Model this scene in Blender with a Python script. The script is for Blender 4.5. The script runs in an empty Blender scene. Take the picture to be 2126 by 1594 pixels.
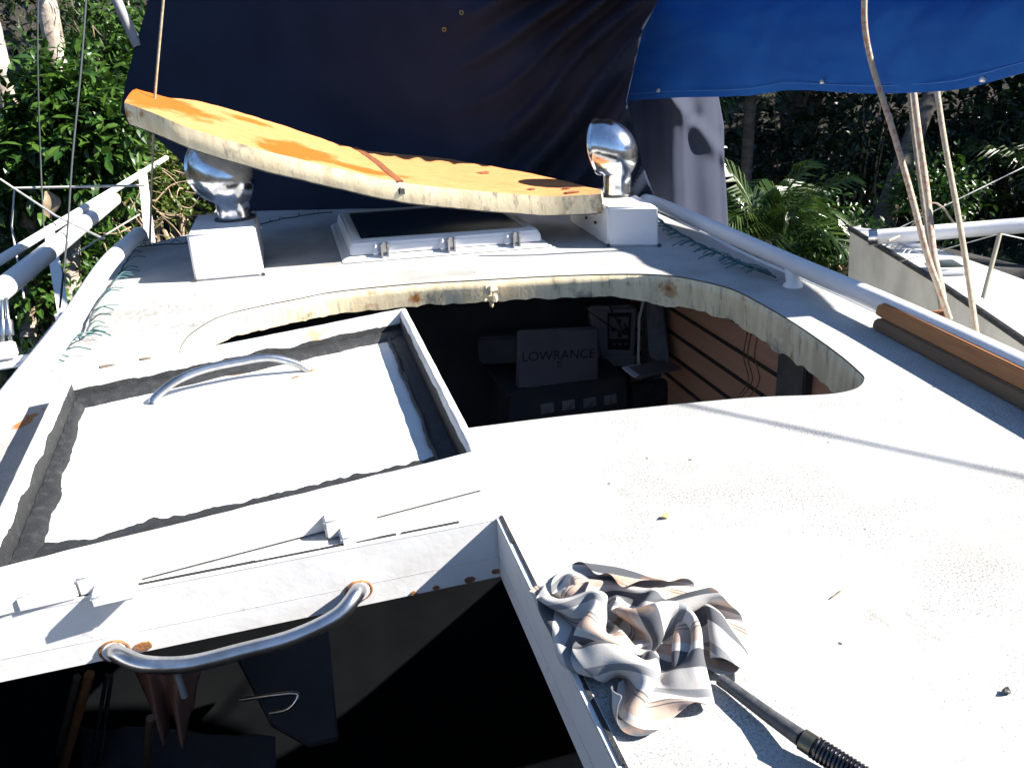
import bpy, bmesh, math, random
from mathutils import Vector, Matrix, noise
from mathutils.geometry import delaunay_2d_cdt
random.seed(11)
R_ = math.radians
scene = bpy.context.scene
COL = scene.collection

# ------------------------------------------------------------------ camera
F, CX, CY, CAMH = 1669.0, 1063.0, 797.0, 0.65
PIT, ROL, YAW = R_(22.8), R_(3.4), R_(14.0)
fw = Vector((math.sin(YAW)*math.cos(PIT), math.cos(YAW)*math.cos(PIT), -math.sin(PIT)))
rt0 = Vector((math.cos(YAW), -math.sin(YAW), 0)); up0 = rt0.cross(fw)
rt = rt0*math.cos(ROL) - up0*math.sin(ROL)
up = up0*math.cos(ROL) + rt0*math.sin(ROL)
EYE = Vector((0, 0, CAMH))
cd = bpy.data.cameras.new('camera'); cam = bpy.data.objects.new('camera', cd); COL.objects.link(cam)
cam.matrix_world = Matrix(((rt.x, up.x, -fw.x, EYE.x), (rt.y, up.y, -fw.y, EYE.y), (rt.z, up.z, -fw.z, EYE.z), (0, 0, 0, 1)))
cd.sensor_width = 36; cd.lens = F/2126*36; cd.clip_start = .02; cd.clip_end = 900
scene.camera = cam

# ------------------------------------------------------------------ light
SUN = Vector((1, -.32, .77)).normalized()
elev = math.asin(SUN.z); azim = math.atan2(SUN.x, SUN.y)
w = bpy.data.worlds.new('World'); scene.world = w; w.use_nodes = True
nt = w.node_tree; nt.nodes.clear()
sky = nt.nodes.new('ShaderNodeTexSky'); sky.sky_type = 'NISHITA'; sky.sun_disc = False
sky.air_density = 1.0; sky.dust_density = .1; sky.ozone_density = 4.0; sky.sun_elevation = elev; sky.sun_rotation = azim
bg = nt.nodes.new('ShaderNodeBackground'); bg.inputs[1].default_value = .055
ow = nt.nodes.new('ShaderNodeOutputWorld')
nt.links.new(sky.outputs[0], bg.inputs[0]); nt.links.new(bg.outputs[0], ow.inputs[0])
ld = bpy.data.lights.new('sun', 'SUN'); ld.energy = 4.6; ld.angle = R_(.5); ld.color = (1, .94, .85)
lo = bpy.data.objects.new('sun', ld); COL.objects.link(lo)
lo.rotation_euler = SUN.to_track_quat('Z', 'Y').to_euler()
scene.view_settings.view_transform = 'Standard'; scene.view_settings.look = 'None'
scene.view_settings.exposure = 2.0; scene.view_settings.gamma = 1

# ------------------------------------------------------------------ helpers
def ray(px, py): return fw + rt*((px-CX)/F) - up*((py-CY)/F)
def G(px, py, z=0.0):                     # point on the level z
    d = ray(px, py); return EYE + d*((z-EYE.z)/d.z)
def AT(px, py, y):                        # point on the upright plane at y
    d = ray(px, py); return EYE + d*(y/d.y)
def DP(px, py, dist): return EYE + ray(px, py)*dist
def nz(p, s): return noise.noise(Vector(p)*s)

def tag(o, label=None, cat=None, group=None, kind=None):
    for k, v in (('label', label), ('category', cat), ('group', group), ('kind', kind)):
        if v: o[k] = v
    return o
def link(name, me, mat, parent=None):
    o = bpy.data.objects.new(name, me)
    for m in (mat if isinstance(mat, (list, tuple)) else [mat]): me.materials.append(m)
    COL.objects.link(o)
    if parent is not None:               # parts are modelled in world space
        o.parent = parent
        if parent.type == 'EMPTY': o.matrix_parent_inverse = Matrix.Translation(-parent.location)
    return o
def empty(name, loc, label, cat, group=None):
    o = bpy.data.objects.new(name, None); COL.objects.link(o); o.location = loc
    o.empty_display_size = .1
    return tag(o, label, cat, group)
def mesh(name, vs, fs, mat, parent=None, smooth=False, mi=None, uv=None):
    me = bpy.data.meshes.new(name); me.from_pydata([tuple(v) for v in vs], [], fs)
    if smooth: me.polygons.foreach_set('use_smooth', [True]*len(me.polygons))
    o = link(name, me, mat, parent)
    if mi: me.polygons.foreach_set('material_index', mi)
    if uv:
        l = me.uv_layers.new(name='UVMap')
        for lp in me.loops: l.data[lp.index].uv = uv[lp.vertex_index]
    me.update(); return o
class B:                                   # collects shapes into one mesh
    def __init__(s): s.v = []; s.f = []
    def add(s, vs, fs):
        n = len(s.v); s.v += [Vector(v) for v in vs]; s.f += [tuple(i+n for i in f) for f in fs]; return s
    def box(s, c, d, rz=0, taper=0):
        c = Vector(c); x, y, z = d[0]/2, d[1]/2, d[2]/2; m = Matrix.Rotation(rz, 3, 'Z'); t = 1-taper
        P = [(-x, -y, -z), (x, -y, -z), (x, y, -z), (-x, y, -z), (-x*t, -y*t, z), (x*t, -y*t, z), (x*t, y*t, z), (-x*t, y*t, z)]
        return s.add([c + m @ Vector(p) for p in P], [(3, 2, 1, 0), (4, 5, 6, 7), (0, 1, 5, 4), (1, 2, 6, 5), (2, 3, 7, 6), (3, 0, 4, 7)])
    def tube(s, pts, r, n=10, cap=True):
        pts = [Vector(p) for p in pts]; rs = r if isinstance(r, (list, tuple)) else [r]*len(pts)
        V = []; FS = []; T = (pts[1]-pts[0]).normalized(); U = T.orthogonal().normalized()
        for i, p in enumerate(pts):
            t = (pts[min(i+1, len(pts)-1)]-pts[max(i-1, 0)]).normalized()
            U = (U - t*U.dot(t)).normalized(); W = t.cross(U)
            for k in range(n):
                a = 2*math.pi*k/n; V.append(p + (U*math.cos(a)+W*math.sin(a))*rs[i])
        for i in range(len(pts)-1):
            for k in range(n):
                a = i*n+k; b = i*n+(k+1) % n; FS.append((a, b, b+n, a+n))
        if cap: FS.append(tuple(range(n-1, -1, -1))); FS.append(tuple(range((len(pts)-1)*n, len(pts)*n)))
        return s.add(V, FS)
    def loft(s, top, bot, closed=True):    # prism from two loops
        n = len(top); V = list(top)+list(bot); FS = []
        for i in range(n if closed else n-1):
            j = (i+1) % n; FS.append((i, i+n, j+n, j))
        if closed: FS += [tuple(range(n)), tuple(range(2*n-1, n-1, -1))]
        return s.add(V, FS)
    def build(s, name, mat, parent=None, smooth=False, bevel=0, seg=2):
        o = mesh(name, s.v, s.f, mat, parent, smooth)
        bm = bmesh.new(); bm.from_mesh(o.data); bmesh.ops.recalc_face_normals(bm, faces=bm.faces)
        if bevel:
            es = [e for e in bm.edges if len(e.link_faces) == 2 and e.calc_face_angle(0) > .5]
            bmesh.ops.bevel(bm, geom=es, offset=bevel, segments=seg, affect='EDGES', clamp_overlap=True)
            for f_ in bm.faces: f_.smooth = True
        bm.to_mesh(o.data); bm.free()
        if smooth or bevel:
            try: o.data.set_sharp_from_angle(angle=R_(50))
            except Exception: pass
        return o
def spline(pts, n=8):
    pts = [Vector(p) for p in pts]; out = []
    for i in range(len(pts)-1):
        p0 = pts[max(i-1, 0)]; p1 = pts[i]; p2 = pts[i+1]; p3 = pts[min(i+2, len(pts)-1)]
        for k in range(n):
            t = k/n; out.append(.5*((2*p1)+(p2-p0)*t+(2*p0-5*p1+4*p2-p3)*t*t+(3*p1-p0-3*p2+p3)*t**3))
    out.append(pts[-1]); return out
def interp(tab, x):
    if x <= tab[0][0]: return tab[0][1]
    for (a, va), (b, vb) in zip(tab, tab[1:]):
        if x <= b: return va+(vb-va)*(x-a)/(b-a)
    return tab[-1][1]

# ------------------------------------------------------------------ materials
class N:
    def __init__(s, name, rough=.6, metal=0.0, spec=.5):
        s.m = bpy.data.materials.new(name); s.m.use_nodes = True; s.t = s.m.node_tree
        s.p = s.t.nodes['Principled BSDF']; s.p.inputs['Roughness'].default_value = rough
        s.p.inputs['Metallic'].default_value = metal; s.p.inputs['Specular IOR Level'].default_value = spec
        s.tc = s.t.nodes.new('ShaderNodeTexCoord')
    def node(s, k, **kw):
        n = s.t.nodes.new(k)
        for a, v in kw.items(): setattr(n, a, v)
        return n
    def link(s, a, b): s.t.links.new(a, b)
    def coord(s, scale=(1, 1, 1), src='Object', rot=(0, 0, 0)):
        n = s.node('ShaderNodeMapping'); n.inputs['Scale'].default_value = scale; n.inputs['Rotation'].default_value = rot
        s.link(s.tc.outputs[src], n.inputs[0]); return n.outputs[0]
    def noise(s, scale, detail=4, rough=.55, co=None, dist=0):
        n = s.node('ShaderNodeTexNoise'); n.inputs['Scale'].default_value = scale
        n.inputs['Detail'].default_value = detail; n.inputs['Roughness'].default_value = rough; n.inputs['Distortion'].default_value = dist
        s.link(co or s.tc.outputs['Object'], n.inputs['Vector']); return n.outputs[0]
    def ramp(s, v, a, b, ca=0., cb=1.):
        n = s.node('ShaderNodeMapRange'); n.inputs[1].default_value = a; n.inputs[2].default_value = b
        n.inputs[3].default_value = ca; n.inputs[4].default_value = cb; s.link(v, n.inputs[0]); return n.outputs[0]
    def mix(s, fac, a, b):
        n = s.node('ShaderNodeMix', data_type='RGBA')
        for sock, v in ((n.inputs[0], fac), (n.inputs[6], a), (n.inputs[7], b)):
            if isinstance(v, (int, float)): sock.default_value = v
            elif isinstance(v, tuple): sock.default_value = (*v, 1)
            else: s.link(v, sock)
        return n.outputs[2]
    def mul(s, a, b, op='MULTIPLY'):
        n = s.node('ShaderNodeMath', operation=op)
        for sock, v in ((n.inputs[0], a), (n.inputs[1], b)):
            if isinstance(v, (int, float)): sock.default_value = v
            else: s.link(v, sock)
        return n.outputs[0]
    def col(s, c):
        if isinstance(c, tuple): s.p.inputs['Base Color'].default_value = (*c, 1)
        else: s.link(c, s.p.inputs['Base Color'])
        return s
    def blob(s, cx, cy, rx, ry, rot=0., nsc=9, namp=.6):
        """1 inside a ragged ellipse at a place on the thing, 0 outside"""
        mp = s.node('ShaderNodeMapping', vector_type='TEXTURE'); mp.inputs['Location'].default_value = (cx, cy, 0); mp.inputs['Rotation'].default_value = (0, 0, rot); mp.inputs['Scale'].default_value = (rx, ry, 1e3)
        s.link(s.tc.outputs['Object'], mp.inputs[0]); ln = s.node('ShaderNodeVectorMath', operation='LENGTH'); s.link(mp.outputs[0], ln.inputs[0])
        return s.ramp(s.mul(ln.outputs['Value'], s.mul(s.mul(s.noise(nsc, 6, .65), -.5, 'ADD'), namp*4), 'ADD'), 1.25, .80)
    def bump(s, h, strength=.3, dist=.002):
        n = s.node('ShaderNodeBump'); n.inputs['Strength'].default_value = strength; n.inputs['Distance'].default_value = dist
        s.link(h, n.inputs['Height']); s.link(n.outputs[0], s.p.inputs['Normal']); return s
def simple(name, c, c2=None, sc=8, rough=.6, metal=0., bump=None, spec=.5, lo=.4, hi=.65, co=None, det=5):
    m = N(name, rough, metal, spec)
    if c2: m.col(m.mix(m.ramp(m.noise(sc, det, co=m.coord(co) if co else None), lo, hi), c, c2))
    else: m.col(c)
    if bump: m.bump(m.noise(bump[0], 3), bump[1], bump[2] if len(bump) > 2 else .002)
    return m.m

def deck_material():
    m = N('deck_nonskid_paint', .75, spec=.25)
    base = m.mix(m.ramp(m.noise(2.3, 6, .65), .40, .66), (.43, .43, .425), (.285, .28, .265))
    grit = m.noise(290, 3, .7); g2 = m.noise(5, 4, .6)
    amt = m.ramp(g2, .38, .62, .25, .9)
    base = m.mix(m.mul(m.ramp(grit, .47, .64), amt), base, (.105, .105, .11))
    # scuffed dirty smears and sparse black flecks
    sm = m.mul(m.ramp(m.noise(3.1, 5, .6), .6, .72), m.ramp(m.noise(38, 5, .7, m.coord((1, .35, 1))), .5, .64))
    base = m.mix(m.mul(sm, .6), base, (.12, .115, .1))
    base = m.mix(m.blob(-.60, 1.70, .012, .05, -.3, 30, .9), base, (.30, .12, .04))
    for bl in ((-.45, 2.42, .13, .16, -.5), (-.30, 2.25, .06, .04, 0), (.62, .62, .06, .04, 0)): base = m.mix(m.mul(m.mul(m.blob(*bl, 14, .9), m.ramp(m.noise(60, 5, .7, m.coord((1, .4, 1))), .48, .6)), .55), base, (.15, .145, .13))
    v = m.node('ShaderNodeTexVoronoi'); v.inputs['Scale'].default_value = 16; m.link(m.tc.outputs['Object'], v.inputs['Vector'])
    fl = m.mul(m.ramp(v.outputs[0], .055, .035), m.ramp(m.noise(7, 2), .48, .56))
    base = m.mix(fl, base, (.07, .065, .06))
    m.col(base); m.bump(m.noise(240, 4, .7), .55, .0016); return m.m
def paint(name, c=(.62, .62, .61), chips=True, dirt=(.33, .31, .28), amt=.35, blobs=()):
    m = N(name, .42)
    base = m.mix(m.mul(m.ramp(m.noise(9, 6, .65), .48, .72), amt), c, dirt)
    if chips:
        r = m.mul(m.ramp(m.noise(23, 5, .6), .67, .70), m.ramp(m.noise(4.3, 2), .5, .58))
        base = m.mix(r, base, (.16, .075, .035))
    for bx, by, rx, ry in blobs:
        ring_ = m.blob(bx, by, rx*1.5, ry*1.5, .3, 30, .8); base = m.mix(m.mul(ring_, .8), base, (.36, .17, .06))
        base = m.mix(m.mul(m.blob(bx, by, rx*.8, ry*.8, .3, 60, .9), .9), base, (.13, .045, .02))
    m.col(base); m.bump(m.noise(60, 4), .25, .002); return m.m
def core_material():
    m = N('balsa_core_cut', .8, spec=.2)
    co = m.coord((1, 1, .12))
    base = m.mix(m.ramp(m.noise(26, 4, .6, co), .42, .62), (.80, .68, .46), (.64, .53, .34))
    base = m.mix(m.mul(m.ramp(m.noise(55, 3, .7, m.coord((1, 1, .25), rot=(0, .5, 0))), .56, .68), .6), base, (.22, .20, .16))
    base = m.mix(m.mul(m.ramp(m.noise(7.5, 4), .58, .68), .85), base, (.11, .105, .10))
    base = m.mix(m.ramp(m.noise(11, 4, .6), .61, .72), base, (.33, .13, .035))
    m.col(base); m.bump(m.noise(90, 4), .35, .0018); return m.m
def top_material():
    m = N('stained_plywood', .8, spec=.15)
    co = m.coord((3, 16, 16), rot=(0, 0, -.25))
    base = m.mix(m.ramp(m.noise(3, 6, .65, co), .35, .7), (.57, .245, .10), (.46, .175, .062))
    # wet orange resin stain, its own shape
    for bl in ((-.40, 3.0, .16, .14, 0), (.02, 2.86, .10, .16, -.5), (.22, 2.80, .13, .05, 0), (-.12, 3.2, .08, .05, .3)): base = m.mix(m.blob(*bl), base, (.38, .095, .012))
    base = m.mix(m.ramp(m.noise(17, 4, .6), .70, .74), base, (.17, .06, .015))
    m.col(base); m.bump(m.noise(9, 8, .7, co), .7, .006); return m.m
def cloth_material(name, c, c2, rough=.85, weave=900, wr=.3, sc=3, sheen=0):
    m = N(name, rough, spec=.2)
    m.col(m.mix(m.ramp(m.noise(sc, 5), .35, .7), c, c2))
    m.bump(m.mul(m.noise(weave, 2), m.noise(30, 5), 'ADD'), wr, .0015)
    return m.m
def stripe_material():
    m = N('striped_cotton', .9, spec=.15)
    sep = m.node('ShaderNodeSeparateXYZ'); m.link(m.tc.outputs['UV'], sep.inputs[0])
    fr = m.node('ShaderNodeMath', operation='FRACT'); m.link(m.mul(sep.outputs[1], 3.7), fr.inputs[0]); f_ = fr.outputs[0]
    cr = m.node('ShaderNodeValToRGB'); cr.color_ramp.interpolation = 'CONSTANT'
    els = [(0, (.39, .375, .36)), (.16, (.075, .08, .088)), (.36, (.39, .375, .36)), (.46, (.35, .265, .22)), (.62, (.11, .11, .12)), (.635, (.36, .28, .23)), (.67, (.11, .11, .12)), (.685, (.44, .42, .40)), (.84, (.17, .175, .185)), (.93, (.39, .375, .36))]
    ce = cr.color_ramp.elements
    while len(ce) < len(els): ce.new(.5)
    for e, (p, c) in zip(ce, els): e.position = p; e.color = (*c, 1)
    m.link(f_, cr.inputs[0])
    base = m.mix(m.mul(m.ramp(m.noise(14, 4), .58, .70), .65), cr.outputs[0], (.33, .16, .06))
    m.col(base); m.bump(m.noise(700, 2), .3, .001); return m.m
def wood_material(name, a, b, rot=0, rough=.5, sc=1):
    m = N(name, rough)
    co = m.coord((30*sc, 2*sc, 30*sc), rot=(0, 0, rot))
    m.col(m.mix(m.ramp(m.noise(2.5, 6, .6, co, .6), .3, .7), a, b)); m.bump(m.noise(3, 6, .6, co), .3, .002); return m.m
def leaf_material(name, a, b, rough=.32, trans=.25, spec=.5):
    m = N(name, rough, spec=spec)
    g = m.node('ShaderNodeNewGeometry'); rnd = g.outputs['Random Per Island']
    c = m.mix(rnd, a, b); m.col(c)
    t = m.node('ShaderNodeBsdfTranslucent'); m.link(c, t.inputs[0])
    mx = m.node('ShaderNodeMixShader'); mx.inputs[0].default_value = trans
    m.link(m.p.outputs[0], mx.inputs[1]); m.link(t.outputs[0], mx.inputs[2])
    m.link(mx.outputs[0], m.t.nodes['Material Output'].inputs[0]); return m.m

M_deck = deck_material()
M_paint = paint('white_gloss_paint'); M_rail = paint('white_tube_paint', (.66, .66, .67), False, (.45, .44, .42), .25)
M_box = paint('white_box_paint', (.62, .62, .64), False, (.45, .45, .44), .2)
M_core = core_material(); M_top = top_material()
M_chrome = N('polished_steel', .17, 1.0); M_chrome.col(M_chrome.mix(M_chrome.ramp(M_chrome.noise(25, 5, .7), .45, .75), (.70, .72, .76), (.42, .43, .44))); M_chrome.bump(M_chrome.noise(14, 3), .25, .006); M_chrome = M_chrome.m
M_steel = simple('satin_steel', (.52, .53, .55), (.36, .36, .36), 30, .28, 1.0, bump=(120, .15, .001))
M_seal = simple('black_sealant', (.010, .011, .013), (.024, .026, .029), 60, .62, bump=(260, .8, .002), lo=.5, hi=.7)
M_black = simple('black_rubber', (.02, .021, .023), (.05, .05, .05), 40, .5)
M_glass = N('dark_hatch_acrylic', .12).col((.012, .022, .022)).m
M_tarp = cloth_material('navy_canvas', (.010, .016, .034), (.016, .024, .048))
M_blue = cloth_material('blue_canvas', (.006, .070, .29), (.009, .088, .34), .8)
M_stripe = stripe_material()
def blue_canvas():
    m = N('blue_canvas', .8, spec=.2)
    m.col(m.mix(m.ramp(m.noise(5, 5), .35, .7), (.005, .068, .30), (.009, .098, .38)))
    h = m.mul(m.noise(2.2, 2, .5, m.coord((1, 1, 2.2), rot=(.5, .6, 0)), 0), m.mul(m.noise(900, 2), .02), 'ADD'); m.bump(h, 1.0, .11); return m.m
M_blue = blue_canvas()
M_teak = wood_material('oiled_teak', (.30, .13, .045), (.20, .08, .028), .1)
M_teakg = wood_material('weathered_teak', (.13, .085, .05), (.085, .06, .04), .1, .7)
M_rope = simple('weathered_rope', (.42, .36, .27), (.30, .25, .19), 60, .9, bump=(350, 1, .004))
M_roper = simple('red_flecked_rope', (.42, .34, .26), (.34, .20, .15), 70, .9, bump=(350, 1, .004), lo=.5, hi=.6)
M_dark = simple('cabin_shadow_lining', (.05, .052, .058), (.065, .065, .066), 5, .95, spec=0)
M_void = simple('unlit_cabin_void', (.008, .009, .011), (.012, .013, .014), 5, .95, spec=0)  # near-black colour stands in for cabin shade where sun would show
M_lining = wood_material('brown_cabin_lining', (.62, .35, .23), (.52, .27, .17), 0, .55, .3)
M_batten = simple('dark_batten', (.035, .025, .02), (.05, .035, .03), 20, .7)
M_frame = simple('grey_cabin_frame', (.15, .135, .115), (.10, .09, .08), 10, .8)
M_casep = simple('grey_instrument_plastic', (.135, .125, .14), (.11, .10, .115), 6, .6)
M_casel = simple('pale_instrument_plastic', (.30, .29, .31), (.24, .235, .24), 6, .6)
M_ink = N('dark_ink', .6).col((.022, .02, .023)).m
M_face = simple('gauge_face', (.24, .23, .24), (.18, .18, .19), 9, .4)
M_paper = simple('white_paper', (.62, .63, .66), (.55, .55, .58), 5, .6)
M_bark = simple('pale_paperbark', (.36, .31, .27), (.17, .135, .105), 7, .85, bump=(9, .9, .03), co=(1, 1, .25))
M_bark2 = simple('dark_palm_bark', (.07, .058, .048), (.14, .115, .09), 12, .9, bump=(14, .8, .02), co=(.6, .6, 2))
M_twig = simple('dry_twig', (.36, .27, .18), (.22, .16, .1), 20, .9)
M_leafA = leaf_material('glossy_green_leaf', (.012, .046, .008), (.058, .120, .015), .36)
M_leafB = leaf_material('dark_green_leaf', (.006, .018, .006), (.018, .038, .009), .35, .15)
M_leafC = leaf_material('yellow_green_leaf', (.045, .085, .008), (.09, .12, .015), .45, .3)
M_palm = leaf_material('palm_leaflet', (.014, .042, .008), (.042, .072, .010), .3, .2)
M_grey = leaf_material('fine_olive_leaf', (.055, .065, .03), (.10, .095, .045), .6, .2)
M_nhull = simple('cream_hull_gelcoat', (.60, .59, .54), (.46, .45, .41), 4, .5, bump=(15, .2, .003))
M_ndeck = simple('white_hull_deck', (.62, .62, .61), (.42, .41, .39), 9, .7, lo=.5, hi=.75)
M_net = simple('black_trampoline_net', (.02, .02, .022), (.05, .048, .042), 90, .9, bump=(200, 1, .01))
M_tie = simple('teal_nylon', (.015, .075, .08), (.03, .10, .11), 20, .5)
M_cord = simple('dark_cord', (.035, .045, .05), (.05, .06, .06), 40, .8)
M_tarp_lit = cloth_material('sunlit_navy_canvas', (.024, .028, .048), (.030, .035, .058))  # lighter copy of the navy canvas, sunlight on the flap put into colour
M_brass = simple('brass', (.45, .32, .12), None, rough=.35, metal=1.)
M_bare = simple('bare_weathered_ply', (.17, .13, .09), (.09, .07, .05), 90, .9, bump=(200, .6, .002))
M_rust = simple('rust', (.12, .05, .025), (.30, .13, .045), 80, .9, bump=(200, .6, .002))
M_brown = cloth_material('brown_leatherette', (.34, .17, .115), (.22, .11, .08), .6)
M_gboard = simple('grey_cabin_board', (.045, .048, .052), (.03, .032, .035), 4, .8)
M_soil = simple('leaf_litter', (.010, .009, .006), (.018, .014, .008), 3, .95, bump=(4, .8, .05))
M_water = N('dark_water', .06).col((.01, .018, .015)).m

# ------------------------------------------------------------------ ground and water
def terrain():
    xs = [-400, -150, -60]+[-30+2*i for i in range(31)]+[60, 150, 400]
    vs = []; n = len(xs)
    for y in xs:
        for x in xs:
            d = max(math.hypot(x-1, y)-9.5, -2.5)
            vs.append((x, y, min(-2.2+d*.42, 5)+.25*nz((x, y, 0), .5)))
    fs = [(j*n+i, j*n+i+1, (j+1)*n+i+1, (j+1)*n+i) for j in range(n-1) for i in range(n-1)]
    tag(mesh('ground', vs, fs, M_soil, smooth=True), kind='structure')
terrain()
wt = mesh('water', [(-14, -14, -1.55), (16, -14, -1.55), (16, 13, -1.55), (-14, 13, -1.55)], [(0, 1, 2, 3)], M_water)
bmn = None
tag(wt, kind='structure')

# ------------------------------------------------------------------ the sailboat
boat = empty('sailboat', (0, 0, 0), 'white sailboat with a big oval hole sawn in its coach roof', 'sailboat')
HOLE_PX = [(375, 722), (383, 708), (400, 690), (450, 660), (520, 640), (620, 620), (700, 605), (850, 590), (970, 583), (1150, 573), (1300, 569), (1390, 572),
           (1450, 582), (1520, 600), (1580, 630), (1640, 665), (1700, 705), (1750, 742), (1782, 770), (1795, 786), (1782, 804), (1745, 815), (1690, 820), (1600, 823),
           (1500, 830), (1300, 850), (1150, 866), (1000, 885), (880, 900), (700, 915), (540, 905), (420, 860), (380, 790), (372, 745)]
hole = [G(x, y) for x, y in HOLE_PX]
hole = spline(hole+[hole[0]], 4)[:-1]
HX0, HX1, HY0, HY1 = -.62, .214, .12, 1.006      # companionway opening
deck_out = [(-.70, -.6), (-.70, 1.4), (-.715, 2.4), (-.69, 3.2), (-.62, 3.43), (-.40, 3.62), (-.36, 4.9), (.3, 6.2), (1.2, 5.2), (1.38, 3.8), (1.38, 2.9), (1.345, 2.2), (1.335, 1.5), (1.30, 1.0), (1.27, .4), (1.25, -.6)]
hatch = [(HX0, HY0), (HX1, HY0), (HX1, HY1), (HX0, HY1)]
def tri_with_holes(outer, holes):
    pts = []; ed = []
    for lp in [outer]+holes:
        n0 = len(pts); pts += [Vector((p[0], p[1])) for p in lp]; ed += [(n0+i, n0+(i+1) % len(lp)) for i in range(len(lp))]
    v, e, f_, *_ = delaunay_2d_cdt(pts, ed, [], 0, 1e-6)
    def inside(p, lp):
        c = False; n = len(lp)
        for i in range(n):
            a, b = lp[i], lp[(i+1) % n]
            if (a[1] > p.y) != (b[1] > p.y) and p.x < (b[0]-a[0])*(p.y-a[1])/(b[1]-a[1])+a[0]: c = not c
        return c
    out = []
    for t in f_:
        c = sum((v[i] for i in t), Vector((0, 0)))/len(t)
        if inside(c, outer) and not any(inside(c, h) for h in holes): out.append(tuple(t))
    return v, out
v2, f2 = tri_with_holes(deck_out, [[(p.x, p.y) for p in hole], hatch])
TH = .070
vs = [(p.x, p.y, 0) for p in v2]+[(p.x, p.y, -TH+.004) for p in v2]; n = len(v2)
fs = []
for t in f2:
    a, b, c = [Vector(vs[i]) for i in t[:3]]
    if (b-a).cross(c-a).z < 0: t = t[::-1]
    fs.append(t); fs.append(tuple(i+n for i in t[::-1]))
deck = mesh('deck', vs, fs, M_deck, boat)
# sawn edge of the hole: top skin line, pale core, ragged lower lip
vs = []; fs = []; L = len(hole)*3
loop = []
for i, p in enumerate(hole):
    q = hole[(i+1) % len(hole)]
    for k in range(3): loop.append(p.lerp(q, k/3))
cen = sum(loop, Vector())/len(loop)
rows = [(.001, 0), (-.003, 0), (-.0035, .0015), (-.028, .002), (-.052, .001), (-TH, 0)]
for r, (dz, inn) in enumerate(rows):
    for i, p in enumerate(loop):
        o_ = (cen-p).normalized()*(inn + (.0016*nz((p.x, p.y, dz), 90) if r > 2 else 0))
        zz = dz + ((.007*nz((p.x, p.y, 0), 22)+.004*nz((p.x, p.y, 3), 80)-max(0, min(1, (p.x-.88)*9))*(.018+.03*abs(nz((p.x, p.y, 7), 11)))) if r == 5 else 0)
        vs.append(p+o_+Vector((0, 0, zz)))
mi = []
for r in range(5):
    for i in range(L):
        j = (i+1) % L; fs.append((r*L+j, r*L+i, (r+1)*L+i, (r+1)*L+j)); mi.append(0 if r > 0 else 1)
mesh('sawn_edge', vs, fs, [M_core, M_black], boat, True, mi)
# broken splinter and a dangling crumb of core on the far edge
b = B(); p0 = AT(1018, 608, 2.27)
for k in range(9):
    c = p0+Vector((random.uniform(-.016, .016), random.uniform(-.01, .006), random.uniform(-.022, .018)))
    b.box(c, (random.uniform(.012, .03), random.uniform(.01, .02), random.uniform(.008, .022)), random.uniform(0, 3), .35)
b.tube([p0+Vector((-.002, 0, -.02)), p0+Vector((.002, 0, -.036)), p0+Vector((.003, 0, -.046))], [.004, .007, .004], 6)
tag(b.build('core_splinter', M_core, boat, bevel=.002), 'splintered lump of core hanging off the sawn edge')
# hull and outer faces
def hull_strip():
    lp = deck_out; V = []; FS = []
    for (dz, k) in ((0, 1), (-.06, 1.0), (-.5, 1.04), (-1.6, .9)):
        for x, y in lp: V.append((.34+(x-.34)*k, y, dz))
    n = len(lp)
    for r in range(3):
        for i in range(n): FS.append((r*n+i, r*n+(i+1) % n, (r+1)*n+(i+1) % n, (r+1)*n+i))
    return mesh('hull', V, FS, M_paint, boat, False)
hull_strip()
# coach roof interior
b = B(); b.box((.35, 2.1, -1.22), (2.0, 6.2, .04)); b.build('cabin_sole', simple('bounce_light_sole', (.26, .20, .14), (.18, .14, .10), 4, .8), boat)  # sole lightened to bounce warm light onto the brown lining
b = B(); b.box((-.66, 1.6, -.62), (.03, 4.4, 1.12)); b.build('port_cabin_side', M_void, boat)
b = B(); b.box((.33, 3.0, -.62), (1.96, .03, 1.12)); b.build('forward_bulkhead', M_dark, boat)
b = B(); b.box((.33, 1.62, -.87), (1.96, .03, .64)); b.build('added_bulkhead', M_void, boat)  # added to hide the sunlit patch on the sole behind it
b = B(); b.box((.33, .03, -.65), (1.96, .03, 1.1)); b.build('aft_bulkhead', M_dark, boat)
WX = 1.27
b = B(); b.box((WX+.012, 1.9, -.50), (.02, 2.2, .88)); b.build('cabin_lining', M_lining, boat)
b = B()
for z in (-.185, -.275, -.365, -.455, -.545):
    b = B(); b.box((WX-.003, 1.9, z), (.012, 2.2, .009)); tag(b.build('batten', M_batten, boat, bevel=.002), 'dark horizontal batten on the brown lining')
for y_ in (1.80, 2.74):
    b = B(); b.box((WX-.012, y_, -.42), (.03, .13, .7)); b.build('cabin_frame', M_frame, boat, bevel=.004)
b = B()
for k, px in enumerate((1575, 1560, 1552)):
    s_ = AT(px, 690, 1.86); b.tube(spline([s_, AT(px-8, 740, 1.88), AT(px+2, 790, 1.87), AT(px-25, 830, 1.85)], 5), .0018, 5)
b.build('loose_wire', M_rust, boat, True)
# starboard low tube outboard of the deck
lowtube = [G(1440, 487, -.01)+Vector((.03, 0, 0)), G(1560, 540, -.01), G(1700, 600, -.01), G(1830, 660, -.01), G(2010, 745, -.01)+Vector((0.01, 0, 0))]
b = B(); b.tube(spline(lowtube, 5), .014, 12); b.build('rub_tube', M_rail, boat, True)

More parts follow.
